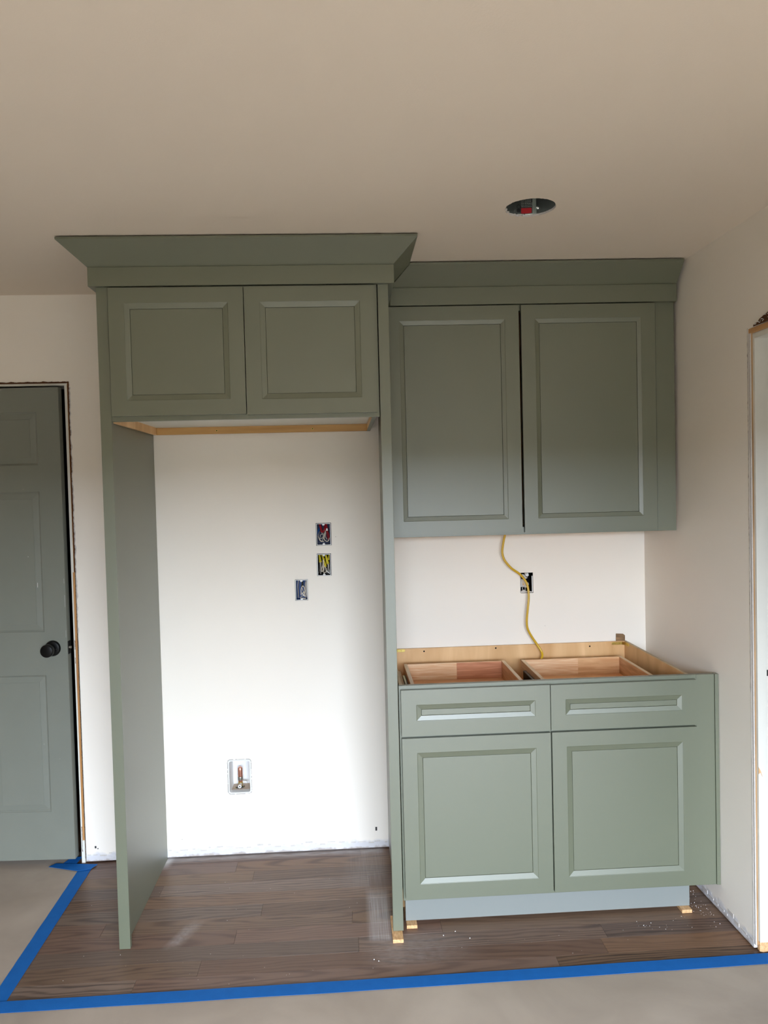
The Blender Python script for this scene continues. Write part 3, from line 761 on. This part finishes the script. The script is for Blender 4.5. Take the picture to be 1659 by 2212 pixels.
def crown_profile(o_face, zb, zm, zt, proj, th=.019):
    """(outward, z) outline of frieze board + slanted crown, outward from the cabinet face"""
    e = .0007
    fr = [(e, zb), (o_face, zb), (o_face, zm), (e, zm)]
    cr = [(e, zm+.0006), (o_face-.0012, zm+.0006), (o_face+.004, zm+.0045), (proj-.006, zt-.0125), (proj, zt-.0075), (proj, zt), (proj-.012, zt), (proj-.020, zt-.006), (e, zm+.014)]
    return fr, cr
def crown_fridge():
    t = thing('crown_molding', 'deep sage green crown molding over the refrigerator cabinet, stepping forward of its neighbour', 'molding', (.54, YP, 2.293), group='crown moldings under the ceiling')
    fr, cr = crown_profile(.020, 2.2935, 2.3570, 2.4345, .0965)
    xl, xr_ = XA, XD
    for nm, pf in (('frieze_board', fr), ('crown_strip', cr)):
        # path: wall -> left return -> front -> right return -> wall
        rows = []
        rows.append([(xl-o, -.004, z) for o, z in pf]); rows.append([(xl-o, YP-o, z) for o, z in pf])
        bm = B(); prism(bm, rows, True); shift(obj(nm, bm, M_GREEN, t, bevel=.0004), t)
        bm = B(); prism(bm, [[(xl-o, YP-o, z) for o, z in pf], [(xr_+o, YP-.0045-o, z) for o, z in pf]], True); shift(obj(nm, bm, M_GREEN, t, bevel=.0004), t)
        # the right return dies on to the shallower crown
        bm = B(); prism(bm, [[(xr_+o, YP-.0045-o, z) for o, z in pf], [(xr_+o, -.3290-o-(.0085-.0035*min(1, o/.09)), z) for o, z in pf]], True); shift(obj(nm, bm, M_GREEN, t, bevel=.0004), t)
crown_fridge()

AU = .0182
def wall_cabinet():
    t = thing('wall_cabinet', 'sage green two-door wall cabinet hung in the corner above the bare base cabinet', 'cabinet', (1.6, 0, 1.392), (0, 0, -AU))
    yf = -.339; x0, x1 = 1.0425, 2.112; zb, zt = 1.3925, 2.30
    bm = B(); slab(bm, x0, x1, zb, zt, [(x0+.03, x1-.03, zb+.03, zt-.03)], .019, lambda u, v, d: (u, yf+d, v))
    shift(obj('face_frame', bm, M_GREEN, t, bevel=.0008), t)
    cab_door('door', 1.0455, 1.5660, 1.4015, 2.2880, yf, .0195, .0545, .0165, t)
    cab_door('door', 1.5755, 2.1030, 1.4015, 2.2880, yf, .0195, .0545, .0165, t)
    sbox('filler_strip', (2.1122, 2.1865, yf-.0004, yf+.018, 1.3925, 2.36), M_GREEN, t)
    bm = B()
    box(bm, x0+.002, x0+.014, yf+.019, -.014, zb, zt); box(bm, x1-.014, x1-.002, yf+.019, -.014, zb, zt)
    box(bm, x0+.014, x1-.014, yf+.019, -.014, zb+.012, zb+.024); box(bm, x0+.014, x1-.014, -.02, -.014, zb+.024, zt); box(bm, x0+.014, x1-.014, yf+.019, -.02, zt-.012, zt)
    shift(obj('carcass', bm, M_PLY, t), t)
    c = thing('crown_molding', 'lower sage green crown molding over the corner wall cabinet', 'molding', (1.6, 0, 2.29), (0, 0, -AU), group='crown moldings under the ceiling')
    fr, cr = crown_profile(.0255, 2.2920, 2.3590, 2.4345, .0985)
    for nm, pf in (('frieze_board', fr), ('crown_strip', cr)):
        bm = B(); prism(bm, [[(XD+o+.001, yf-o, z) for o, z in pf], [(2.1885, yf-o, z) for o, z in pf]], True)
        o = shift(obj(nm, bm, M_GREEN, c, bevel=.0004), c)
    # turning the run about its middle swings it sideways a few millimetres: set it back against the panel
    t.location.x += .0066; c.location.x += .0066
wall_cabinet()

def base_cabinet():
    t = thing('base_cabinet', 'sage green two-drawer two-door base cabinet standing open-topped without its countertop', 'cabinet', (1.6, -.3, .0135))
    yf = -.6335; x0, x1 = 1.0445, 2.1255; zb, zt = .1105, .8855
    bm = B(); slab(bm, x0, x1, zb, zt, [(x0+.03, 1.57, zb+.03, .69), (1.60, x1-.03, zb+.03, .69), (x0+.03, 1.57, .72, zt-.03), (1.60, x1-.03, .72, zt-.03)], .019, lambda u, v, d: (u, yf+d, v))
    shift(obj('face_frame', bm, M_GREEN, t, bevel=.0008), t)
    cab_door('door', 1.0515, 1.5835, .1245, .7015, yf, .0195, .0530, .0190, t)
    cab_door('door', 1.5885, 2.1185, .1235, .7020, yf, .0195, .0530, .0190, t)
    for i, (a, b_) in enumerate(((1.0515, 1.5835), (1.5860, 2.1180))):
        oa, ob = ((1.1035, 1.5375), (1.6075, 2.0485))[i]
        zt_, zb_ = .8385, .735; y0, y1 = yf+.0205, -.100
        # drawer box: the part; its boards, bottom, slides and front are its sub-parts
        bm = B(); box(bm, oa+.0155, ob-.0155, y1-.0145, y1, zb_, zt_)
        d = shift(obj('drawer', bm, M_DRAW, t, bevel=.0008), t)
        sbox('drawer_side', (oa, oa+.015, y0, y1, zb_, zt_), [M_DRAWY][0], t, d)
        sbox('drawer_side', (ob-.015, ob, y0, y1, zb_, zt_), M_DRAWY, t, d)
        sbox('side_edge', (oa+.0006, oa+.0144, y0+.001, y1-.0005, zt_+.0001, zt_+.0007), M_DRAWT, t, d)
        sbox('side_edge', (ob-.0144, ob-.0006, y0+.001, y1-.0005, zt_+.0001, zt_+.0007), M_DRAWT, t, d)
        sbox('drawer_board', (oa+.0155, ob-.0155, y0, y0+.0145, zb_, zt_), M_DRAW, t, d)
        # darker finger-jointed length glued into the rear board
        ja, jb = ((oa+.225, ob-.018), (oa+.245, oa+.40))[i]
        sbox('jointed_board', (ja, ob-.0158, y1-.01475, y1-.0142, zb_+.02, zt_-.0004), woody('jointed_%d' % i, ((190, 118, 80), (216, 160, 112))[i], ((238, 172, 132), (244, 202, 152))[i], 'X', 80, .06, .38, 5), t, d, 0)
        sbox('drawer_bottom', (oa+.012, ob-.012, y0+.01, y1-.01, .762, .768), M_DRAWB, t, d)
        sbox('drawer_slide', (oa-.0135, oa-.0015, y0+.01, y1-.10, .772, .816), M_BLACK, t, d)
        sbox('drawer_slide', (ob+.0015, ob+.0135, y0+.01, y1-.10, .772, .816), M_BLACK, t, d)
        for q in (oa-.0095, ob+.008): sbox('slide_edge', (q, q+.0015, y0+.02, y1-.12, .8155, .8175), M_STEEL, t, d, 0)
        f = cab_door('drawer_front', a, b_, (.7095, .7095)[i], (.8735, .8725)[i], yf, .0195, .0535, .0175, t)
    # carcass
    sx0, sx1 = 1.0475, 2.1040
    for a in (sx0, sx1-.012):
        bm = B(); prism(bm, [[(x, y, z) for y, z in ((yf+.019, .112), (-.50, .112), (-.50, .013), (-.0068, .013), (-.0068, zt), (yf+.019, zt))] for x in (a, a+.012)], True)
        shift(obj('side_board', bm, M_PLY, t, bevel=.0006), t)
    sbox('board_edge', (sx1-.0118, sx1-.0002, yf+.020, -.007, zt+.0001, zt+.0007), M_PLYE, t)
    sbox('board_edge', (sx0+.0002, sx0+.0118, yf+.020, -.007, zt+.0001, zt+.0007), M_PLYE, t)
    sbox('slide_cleat', (sx0+.0122, oa0-.0145, yf+.02, -.10, .745, .8105), M_PLYE, t) if (oa0 := 1.1035) else None
    r = sbox('back_rail', (sx0+.012, sx1-.012, -.020, -.007, .70, zt), M_PLY, t)
    for x, z in ((1.2003, .8724), (1.5167, .8754), (1.9357, .8686)):
        bm = B(); lathe(bm, (x, -.0200, z), (x, -.0206, z), [(0, .0036), (1, .0034)], 14); shift(obj('screw_hole', bm, M_DARK, r, smooth=True), t)
    sbox('back_board', (sx0+.012, sx1-.012, -.012, -.007, .012, .70), M_PLY, t)
    sbox('bottom_board', (sx0+.012, sx1-.012, yf+.019, -.012, zb+.01, zb+.022), M_PLY, t)
    sbox('toe_kick', (1.0535, 2.1100, -.592, -.577, .0130, .1250), M_GREEN_TOE, t)
    # corner braces
    def brace(cx, sgn, y, z, rail_len=.052, side_len=.050):
        bm = B(); tk = .0016; hh = .0062
        def strap(pts_u, fn):
            n = 8; prof = []
            for k in range(n+1): a = math.pi/2+math.pi*k/n; prof.append((pts_u[1]+hh*-math.cos(a), hh*math.sin(a)))
            out = [(pts_u[0], -hh), (pts_u[0], hh)]+[(pts_u[1]-hh*math.cos(math.pi/2+math.pi*k/n)*1.0, hh*math.sin(math.pi/2+math.pi*k/n)) for k in range(n+1)]
            prism(bm, [[fn(u, v, d) for u, v in out] for d in (0, tk)], True)
        strap((.010, rail_len), lambda u, v, d: (cx-sgn*u, y-d, z+v))
        strap((.010, side_len), lambda u, v, d: (cx-sgn*d, y-u, z+v))
        prism(bm, [[(cx-sgn*.012, y, z+v), (cx-sgn*.012, y-tk, z+v), (cx-sgn*tk, y-.012, z+v), (cx, y-.012, z+v)] for v in (-hh, hh)], True)
        b_ = shift(obj('corner_brace', bm, M_BRASS, t, bevel=.0005), t)
        for u in (.022, .040):
            bm = B(); lathe(bm, (cx-sgn*u, y-tk, z), (cx-sgn*u, y-tk-.0018, z), [(0, .0036), (1, .0022)], 12); shift(obj('screw', bm, M_BRASS, b_, smooth=True), t)
            bm = B(); lathe(bm, (cx-sgn*tk, y-u, z), (cx-sgn*(tk+.0018), y-u, z), [(0, .0036), (1, .0022)], 12); shift(obj('screw', bm, M_BRASS, b_, smooth=True), t)
    brace(sx1-.012, 1, -.0202, .8775)
    brace(sx0+.012, -1, -.0202, .8790)
    # filler and scribe against the wall
    sbox('filler_strip', (2.1258, 2.1925, yf-.0002, yf+.018, .1105, .8850), M_GREEN, t)
    sbox('scribe_strip', (2.1932, 2.2070, yf-.0045, yf+.018, .1105, .8860), M_GREEN, t)
base_cabinet()

def shims():
    def shim(x0, x1, yfr, yb, h, lab):
        bm = B()
        prism(bm, [[(x, yfr, .0003), (x, yb, .0003), (x, yb, h*.85), (x, yfr, h)] for x in (x0, x1)], True)
        o = obj('wooden_shim', bm, M_ENDG, bevel=.0004)
        for k in range(1, 3):
            bm = B(); xm = x0+(x1-x0)*k/3+.001*k; box(bm, xm, xm+.0007, yfr-.0003, yfr+.0004, .001, h-.0008); obj('ply_line', bm, M_BLOCK, o)
        solo(o, lab, 'shim', 'wooden shims under the cabinets')
    shim(.9992, 1.0365, -.7035, -.55, .0130, 'small pale wooden shim under the foot of the tall refrigerator panel')
    shim(1.0545, 1.0925, -.6215, -.45, .0125, 'small pale wooden shim under the left end of the toe kick')
    shim(2.0700, 2.1075, -.6180, -.45, .0125, 'small pale wooden shim under the right end of the toe kick')
    bm = B()
    prism(bm, [[(2.0585, y, .80), (2.0995, y, .80), (2.1005, y, .9085), (2.0925, y, .9155), (2.0605, y, .9175)] for y in (-.0056, -.0008)], True)
    solo(obj('wood_block', bm, M_BLOCK, bevel=.0006), 'rough wood scrap poking up behind the open base cabinet in the corner', 'wood scrap')
shims()

# ------------------------------------------------------------------ cable
def cable():
    bm = B()
    def P(x, z, y): return (x, y, z)
    pts = [P(1.5695, 1.4025, -.050), P(1.5640, 1.380, -.046), P(1.5560, 1.345, -.042), P(1.5500, 1.304, -.040), P(1.5535, 1.277, -.040), P(1.5640, 1.2555, -.040), P(1.5900, 1.2260, -.038), P(1.6240, 1.2010, -.034),
           P(1.6480, 1.1740, -.032), P(1.6600, 1.1450, -.034), P(1.6630, 1.0980, -.038), P(1.6570, 1.0450, -.040), P(1.6520, .9968, -.040), P(1.6550, .960, -.040), P(1.6720, .9250, -.040), P(1.6950, .8895, -.042), P(1.7120, .8600, -.048), P(1.7130, .8420, -.058), P(1.7060, .8280, -.064), P(1.7000, .79, -.066), P(1.6990, .73, -.064)]
    tube(bm, pts, .0047, 12, 8, True, .62)
    o = obj('yellow_cable', bm, M_CABLE, smooth=True)
    solo(o, 'loose yellow electrical cable hanging from the wall cabinet down into the open base cabinet', 'cable')
cable()

# ------------------------------------------------------------------ electrical boxes
def ebox(x0, x1, z0, z1, shell_mat, lab, rim=True, depth=.070):
    t = thing('electrical_box', lab, 'electrical box', ((x0+x1)/2, 0, z0), group='open electrical boxes in the wall')
    fn = lambda u, v, d: (u, d, v)
    bm = B(); q = inset((x0, x1, z0, z1), .0024)
    ring(bm, (x0, x1, z0, z1), (x0, x1, z0, z1), .0, depth, fn); ring(bm, q, q, .0006, depth-.002, fn)
    for r, d in (((x0, x1, z0, z1), depth), (q, depth-.002)):
        bm.faces.new([bm.verts.new(fn(a, b_, d)) for a, b_ in ((r[0], r[2]), (r[1], r[2]), (r[1], r[3]), (r[0], r[3]))])
    shift(obj('box_shell', bm, shell_mat, t), t)
    bm = B(); ring(bm, (x0, x1, z0, z1), q, -.0006, -.0006, fn); ring(bm, (x0, x1, z0, z1), (x0, x1, z0, z1), -.0006, .003, fn); ring(bm, q, q, -.0006, .0030, fn)
    cx = (x0+x1)/2
    for zz, s in ((z1-.0024, -1), (z0+.0024, 1)):
        pts = [(cx+.0050*math.cos(math.pi*k/8), zz+s*(.0030+.0045*math.sin(math.pi*k/8))) for k in range(9)]+[(cx-.005, zz), (cx+.005, zz)]
        prism(bm, [[fn(a, b_, d) for a, b_ in pts] for d in (-.0008, .0020)], True)
    rm = shift(obj('rim', bm, M_PLAS, t), t)
    for zz in (z1-.0075, z0+.0075):
        bm = B(); lathe(bm, (cx, -.0009, zz), (cx, -.0012, zz), [(0, .0012), (1, .0011)], 8); shift(obj('screw_hole', bm, M_DARK, rm), t)
    return t
def electrical():
    ZS = 10.533; 
    def mapper(ox, oz, zx0, zy1, sx, sz):
        return lambda zx, zy, d: (ox+(zx-zx0)*sx, d, oz+(zy1-zy)*sz)
    t = ebox(.7453, .8072, 1.3480, 1.4425, M_NAVY, 'uppermost open electrical box in the alcove wall, stuffed with red wires')
    f = mapper(.7453, 1.348, 680, 722, .0619/305, .0945/497)
    def wire(pts, r, mat, name='wire', flat=1.0):
        bm = B(); tube(bm, [f(*p) for p in pts], r, 7, 5, True, flat); shift(obj(name, bm, mat, t, smooth=True), t)
    def nut(p, q, r, mat):
        bm = B(); lathe(bm, f(*p), f(*q), [(0, r*.75), (.25, r*.8), (.7, r), (1, r*1.05)], 12); shift(obj('wire_nut', bm, mat, t, smooth=True), t)
    wire([(755, 245, .018), (775, 330, .014), (790, 420, .022)], .0052, M_RED)
    nut((885, 245, .022), (905, 400, .008), .0062, M_RED)
    wire([(860, 260, .03), (850, 360, .012), (815, 430, .018), (800, 420, .03)], .0034, M_RED)
    wire([(900, 400, .010), (930, 450, .010), (945, 560, .018)], .0030, M_RED)
    wire([(905, 400, .012), (905, 500, .012), (925, 600, .026)], .0022, M_RED)
    wire([(875, 380, .010), (850, 500, .010), (840, 590, .012), (890, 640, .012), (935, 620, .015), (950, 540, .022)], .0017, M_WIREC)
    wire([(880, 430, .014), (870, 530, .012), (905, 600, .012)], .0016, M_WIRE)
    wire([(735, 420, .030), (720, 500, .012), (740, 560, .009), (790, 565, .009), (830, 520, .012), (800, 470, .012), (760, 500, .014), (765, 545, .018)], .0017, M_WIRE)
    wire([(770, 430, .03), (820, 470, .014), (815, 540, .010), (770, 575, .010), (735, 560, .012)], .0016, M_WIRE)
    wire([(715, 530, .02), (740, 590, .010), (775, 635, .010), (830, 640, .016)], .0021, M_WIREC)
    wire([(840, 430, .03), (830, 540, .016), (800, 620, .016), (830, 655, .03)], .0016, M_WIRE)
    nut((905, 340, .004), (905, 395, .003), .0040, M_PLAS)
    wire([(800, 250, .04), (720, 380, .045), (712, 500, .05)], .004, M_BLUE)
    wire([(860, 420, .03), (820, 500, .03), (850, 620, .03)], .004, M_WIRED)

    t = ebox(.7455, .8035, 1.2148, 1.3090, M_DARK, 'middle open electrical box in the alcove wall, full of yellow wire nuts')
    f = mapper(.7455, 1.2148, 698, 1415, .058/285, .0942/485)
    nut((742, 965, .030), (765, 1105, .006), .0058, M_YEL)
    nut((795, 955, .035), (832, 1050, .012), .0046, M_YEL)
    nut((880, 975, .026), (922, 1150, .005), .0060, M_YEL)
    nut((948, 955, .030), (938, 1060, .010), .0034, M_YEL)
    nut((830, 1060, .030), (872, 1215, .010), .0050, M_YEL)
    for (a, b_, c, dd) in ((752, 1105, 745, 1340), (765, 1105, 775, 1300), (778, 1105, 760, 1380), (925, 1150, 905, 1330), (932, 1150, 940, 1380), (912, 1150, 960, 1370), (940, 1160, 930, 1320)):
        wire([(a, b_, .010), ((a+c)/2+6, (b_+dd)/2, .008), (c, dd, .014)], .0014, M_WIRE)
    wire([(820, 1060, .008), (812, 1180, .006), (785, 1270, .006), (790, 1330, .008), (815, 1290, .008), (825, 1180, .008)], .0015, M_WIREC)
    wire([(845, 1180, .008), (835, 1280, .006), (830, 1350, .008), (870, 1340, .007), (885, 1270, .008), (850, 1200, .010)], .0015, M_WIREC)
    wire([(830, 1060, .007), (835, 1140, .006), (810, 1200, .006)], .0016, M_WIREC)
    wire([(890, 1310, .008), (925, 1345, .006), (955, 1375, .008)], .0022, M_PLAS)
    wire([(720, 1360, .02), (745, 1330, .012), (775, 1380, .02)], .0024, M_WIRED)
    wire([(870, 1215, .012), (870, 1290, .012), (900, 1380, .02)], .0014, M_WIRE)

    t = ebox(.6480, .7005, 1.1110, 1.2000, M_BLUE, 'lowest open electrical box in the alcove wall, blue inside with white wires')
    f = mapper(.648, 1.111, 190, 1960, .0525/285, .089/465)
    wire([(315, 1855, .010), (320, 1720, .008), (362, 1640, .007), (400, 1700, .008), (405, 1790, .010), (375, 1850, .012)], .0019, M_WIREC)
    wire([(345, 1700, .016), (375, 1790, .010), (410, 1880, .010)], .0014, M_WIREC)
    wire([(345, 1810, .010), (390, 1780, .010), (415, 1760, .02)], .0014, M_WIREC)
    wire([(340, 1800, .012), (365, 1850, .008), (400, 1880, .012)], .0024, M_PLAS)
    wire([(450, 1510, .016), (425, 1620, .010), (440, 1760, .008), (425, 1900, .012)], .0032, M_WIRE)
    wire([(462, 1520, .02), (452, 1700, .012), (462, 1900, .016)], .0022, M_WIREC)
    wire([(262, 1500, .02), (240, 1640, .012), (248, 1800, .012), (240, 1920, .02)], .0016, M_WIRE)
    wire([(275, 1510, .02), (258, 1700, .015), (262, 1900, .02)], .0013, M_WIRED)
    wire([(350, 1560, .03), (345, 1620, .02), (330, 1680, .02)], .004, M_WIRED)
    wire([(285, 1910, .012), (330, 1880, .008), (360, 1870, .012)], .0020, M_WIRE)
    wire([(300, 1930, .014), (350, 1925, .010), (420, 1935, .014)], .0026, M_WIREC)

    # box behind the yellow cable, ragged drywall cut-out
    t = thing('electrical_box', 'ragged dark outlet cut-out in the wall above the base cabinet, crossed by the yellow cable', 'electrical box', (1.6645, 0, 1.112), group='open electrical boxes in the wall')
    x0, x1, z0, z1 = 1.638, 1.691, 1.112, 1.199
    bm = B(); fn = lambda u, v, d: (u, d, v)
    ring(bm, (x0, x1, z0, z1), (x0, x1, z0, z1), .002, .06, fn); bm.faces.new([bm.verts.new(fn(a, b_, .06)) for a, b_ in ((x0, z0), (x1, z0), (x1, z1), (x0, z1))])
    shift(obj('box_shell', bm, M_DARK, t), t)
    random.seed(77)
    f = mapper(1.638, 1.112, 672, 1060, .053/400, .087/630)
    def flake(poly, y, mat, tk=.003):
        bm = B(); prism(bm, [[(f(a, b_, 0)[0]+random.uniform(-.0004, .0004), y+d+.004*random.random()*(d > 0), f(a, b_, 0)[2]) for a, b_ in poly] for d in (0, tk)], True)
        shift(obj('torn_drywall', bm, mat, t), t)
    flake([(672, 425), (690, 425), (690, 640), (705, 700), (690, 850), (672, 900)], .004, M_GYP)
    flake([(770, 470), (830, 500), (870, 560), (930, 590), (870, 620), (800, 640), (720, 560), (700, 500)], .012, M_GYP)
    flake([(850, 480), (950, 430), (975, 520), (930, 560), (880, 540)], .016, M_PLAS)
    flake([(700, 620), (800, 640), (850, 700), (940, 750), (960, 810), (900, 900), (820, 900), (760, 870), (690, 880), (680, 760)], .009, M_GYP)
    flake([(730, 650), (800, 660), (840, 760), (800, 830), (740, 800)], .006, M_WIREC)
    flake([(740, 690), (760, 760), (790, 770), (780, 830), (745, 820)], .004, M_ENDG, .001)
    flake([(672, 1010), (760, 960), (800, 975), (860, 1010), (920, 1000), (1040, 1030), (1060, 1062), (672, 1062)], .001, M_GYP, .006)
    flake([(820, 905), (835, 905), (838, 990), (822, 990)], .006, M_PLAS)
    flake([(735, 880), (748, 880), (738, 960), (724, 960)], .006, M_PLAS)
    flake([(830, 430), (900, 430), (860, 480), (830, 490), (810, 450)], .001, M_GYP, .006)
    flake([(1045, 520), (1072, 520), (1072, 1050), (1050, 1050)], .001, M_PLAS, .004)
electrical()

def water_box():
    x0, x1, z0, z1 = .3330, .4325, .2735, .4225
    t = thing('water_outlet_box', 'recessed white plumbing box low in the alcove wall with a copper and brass valve', 'plumbing box', ((x0+x1)/2, 0, z0))
    def rr(r, rad, n=8):
        a0, a1, b0, b1 = r; out = []
        for cx, cz, s in ((a1-rad, b1-rad, 0), (a0+rad, b1-rad, 1), (a0+rad, b0+rad, 2), (a1-rad, b0+rad, 3)):
            for k in range(n+1):
                a = math.pi/2*(s+k/n); out.append((cx+rad*math.cos(a), cz+rad*math.sin(a)))
        return out
    R0 = (x0, x1, z0, z1)
    def loop(bm, r, rad, y): return [bm.verts.new((a, y, b_)) for a, b_ in rr(r, rad)]
    def band(bm, a, b_):
        n = len(a)
        for i in range(n): bm.faces.new([a[i], a[(i+1) % n], b_[(i+1) % n], b_[i]])
    def crack(root, pts):
        P = [(a, -.0003, b_) for a, b_ in pts]; P.append(P[0]); Q = []
        for p, q in zip(P[:-1], P[1:]):
            n = max(1, int((Vector(q)-Vector(p)).length/.003))
            Q += [tuple(Vector(p).lerp(Vector(q), k/n)) for k in range(n)]
        random.seed(6); i = 0; bmc = B()
        while i < len(Q)-3:
            l = random.randint(3, 14); seg = Q[i:i+l]
            if len(seg) > 1: tube(bmc, [(a+random.uniform(-.0003, .0003), y, b_+random.uniform(-.0003, .0003)) for a, y, b_ in seg], random.uniform(.0004, .0009), 5, 1, False)
            i += l+random.randint(0, 2)
        shift(obj('cut_line', bmc, M_CRACK, root, kind='stuff'), root)
    bm = B()
    L0 = loop(bm, R0, .012, -.0002); L1 = loop(bm, R0, .012, -.0015); L2 = loop(bm, inset(R0, .002), .011, -.0035); L3 = loop(bm, inset(R0, .0055), .009, -.0030); L4 = loop(bm, inset(R0, .0065), .008, .001)
    crack(t, rr(inset(R0, -.0016), .013))
    for a, b_ in ((L0, L1), (L1, L2), (L2, L3), (L3, L4)): band(bm, a, b_)
    shift(obj('frame', bm, M_PLAS, t, smooth=True), t)
    bm = B(); q = inset(R0, .0065)
    A = loop(bm, q, .008, .001); C = loop(bm, inset(q, .003), .008, .088); band(bm, A, C); bm.faces.new(C)
    shift(obj('box_shell', bm, M_PLAS, t, smooth=True), t)
    sbox('stud_face', (x0+.0105, x1-.0105, .018, .086, z0+.0105, z0+.0115), M_BEIGE, t)
    vx, vy = .3785, .050
    bm = B(); lathe(bm, (vx, vy, .308), (vx, vy, .372), [(0, .0090), (.02, .0100), (.30, .0100), (.33, .0104), (.8, .0104), (.93, .0100), (1, .0070)], 24)
    v = shift(obj('water_valve', bm, M_COPPER, t, smooth=True), t)
    bm = B(); lathe(bm, (vx, vy, .3145), (vx, vy, .3300), [(0, .0108), (.1, .0112), (.9, .0112), (1, .0108)], 24); shift(obj('steel_collar', bm, M_STEEL, v, smooth=True), t)
    bm = B(); lathe(bm, (vx, vy, .283), (vx, vy, .3120), [(0, .0085), (.5, .0095), (.85, .0102), (.87, .0088), (1, .0088)], 8); shift(obj('brass_body', bm, M_BRASS, v), t)
    bm = B(); lathe(bm, (vx+.001, vy-.004, .2985), (vx+.001, .014, .2985), [(0, .006), (.5, .0065), (1, .0075)], 20); shift(obj('outlet', bm, M_PLAS, v, smooth=True), t)
    bm = B(); lathe(bm, (vx+.001, .0138, .2985), (vx+.001, .0128, .2985), [(0, .0032), (1, .0028)], 14); shift(obj('outlet_bore', bm, M_WIRED, v, smooth=True), t)
    bm = B(); tube(bm, [(vx-.018, .020, .2925), (vx-.010, .024, .2905), (vx, .025, .2900), (vx+.011, .024, .2925), (vx+.021, .020, .2960)], .0036, 8, 5); shift(obj('lever_handle', bm, M_WIRED, v, smooth=True), t)
    for (dx, dz) in ((-.0165, .2925), (.020, .2960)):
        bm = B(); lathe(bm, (vx+dx, .0162, dz), (vx+dx, .0150, dz), [(0, .0022), (1, .0016)], 10); shift(obj('rivet', bm, M_BRASS, v, smooth=True), t)
    for (dx, dz) in ((.0160, .3065), (.0255, .3045)):
        bm = B(); lathe(bm, (vx+dx-.004, vy, dz), (vx+dx+.005, vy-.004, dz), [(0, .0040), (.5, .0055), (1, .0045)], 12); shift(obj('side_port', bm, M_PLAS, v, smooth=True), t)
water_box()
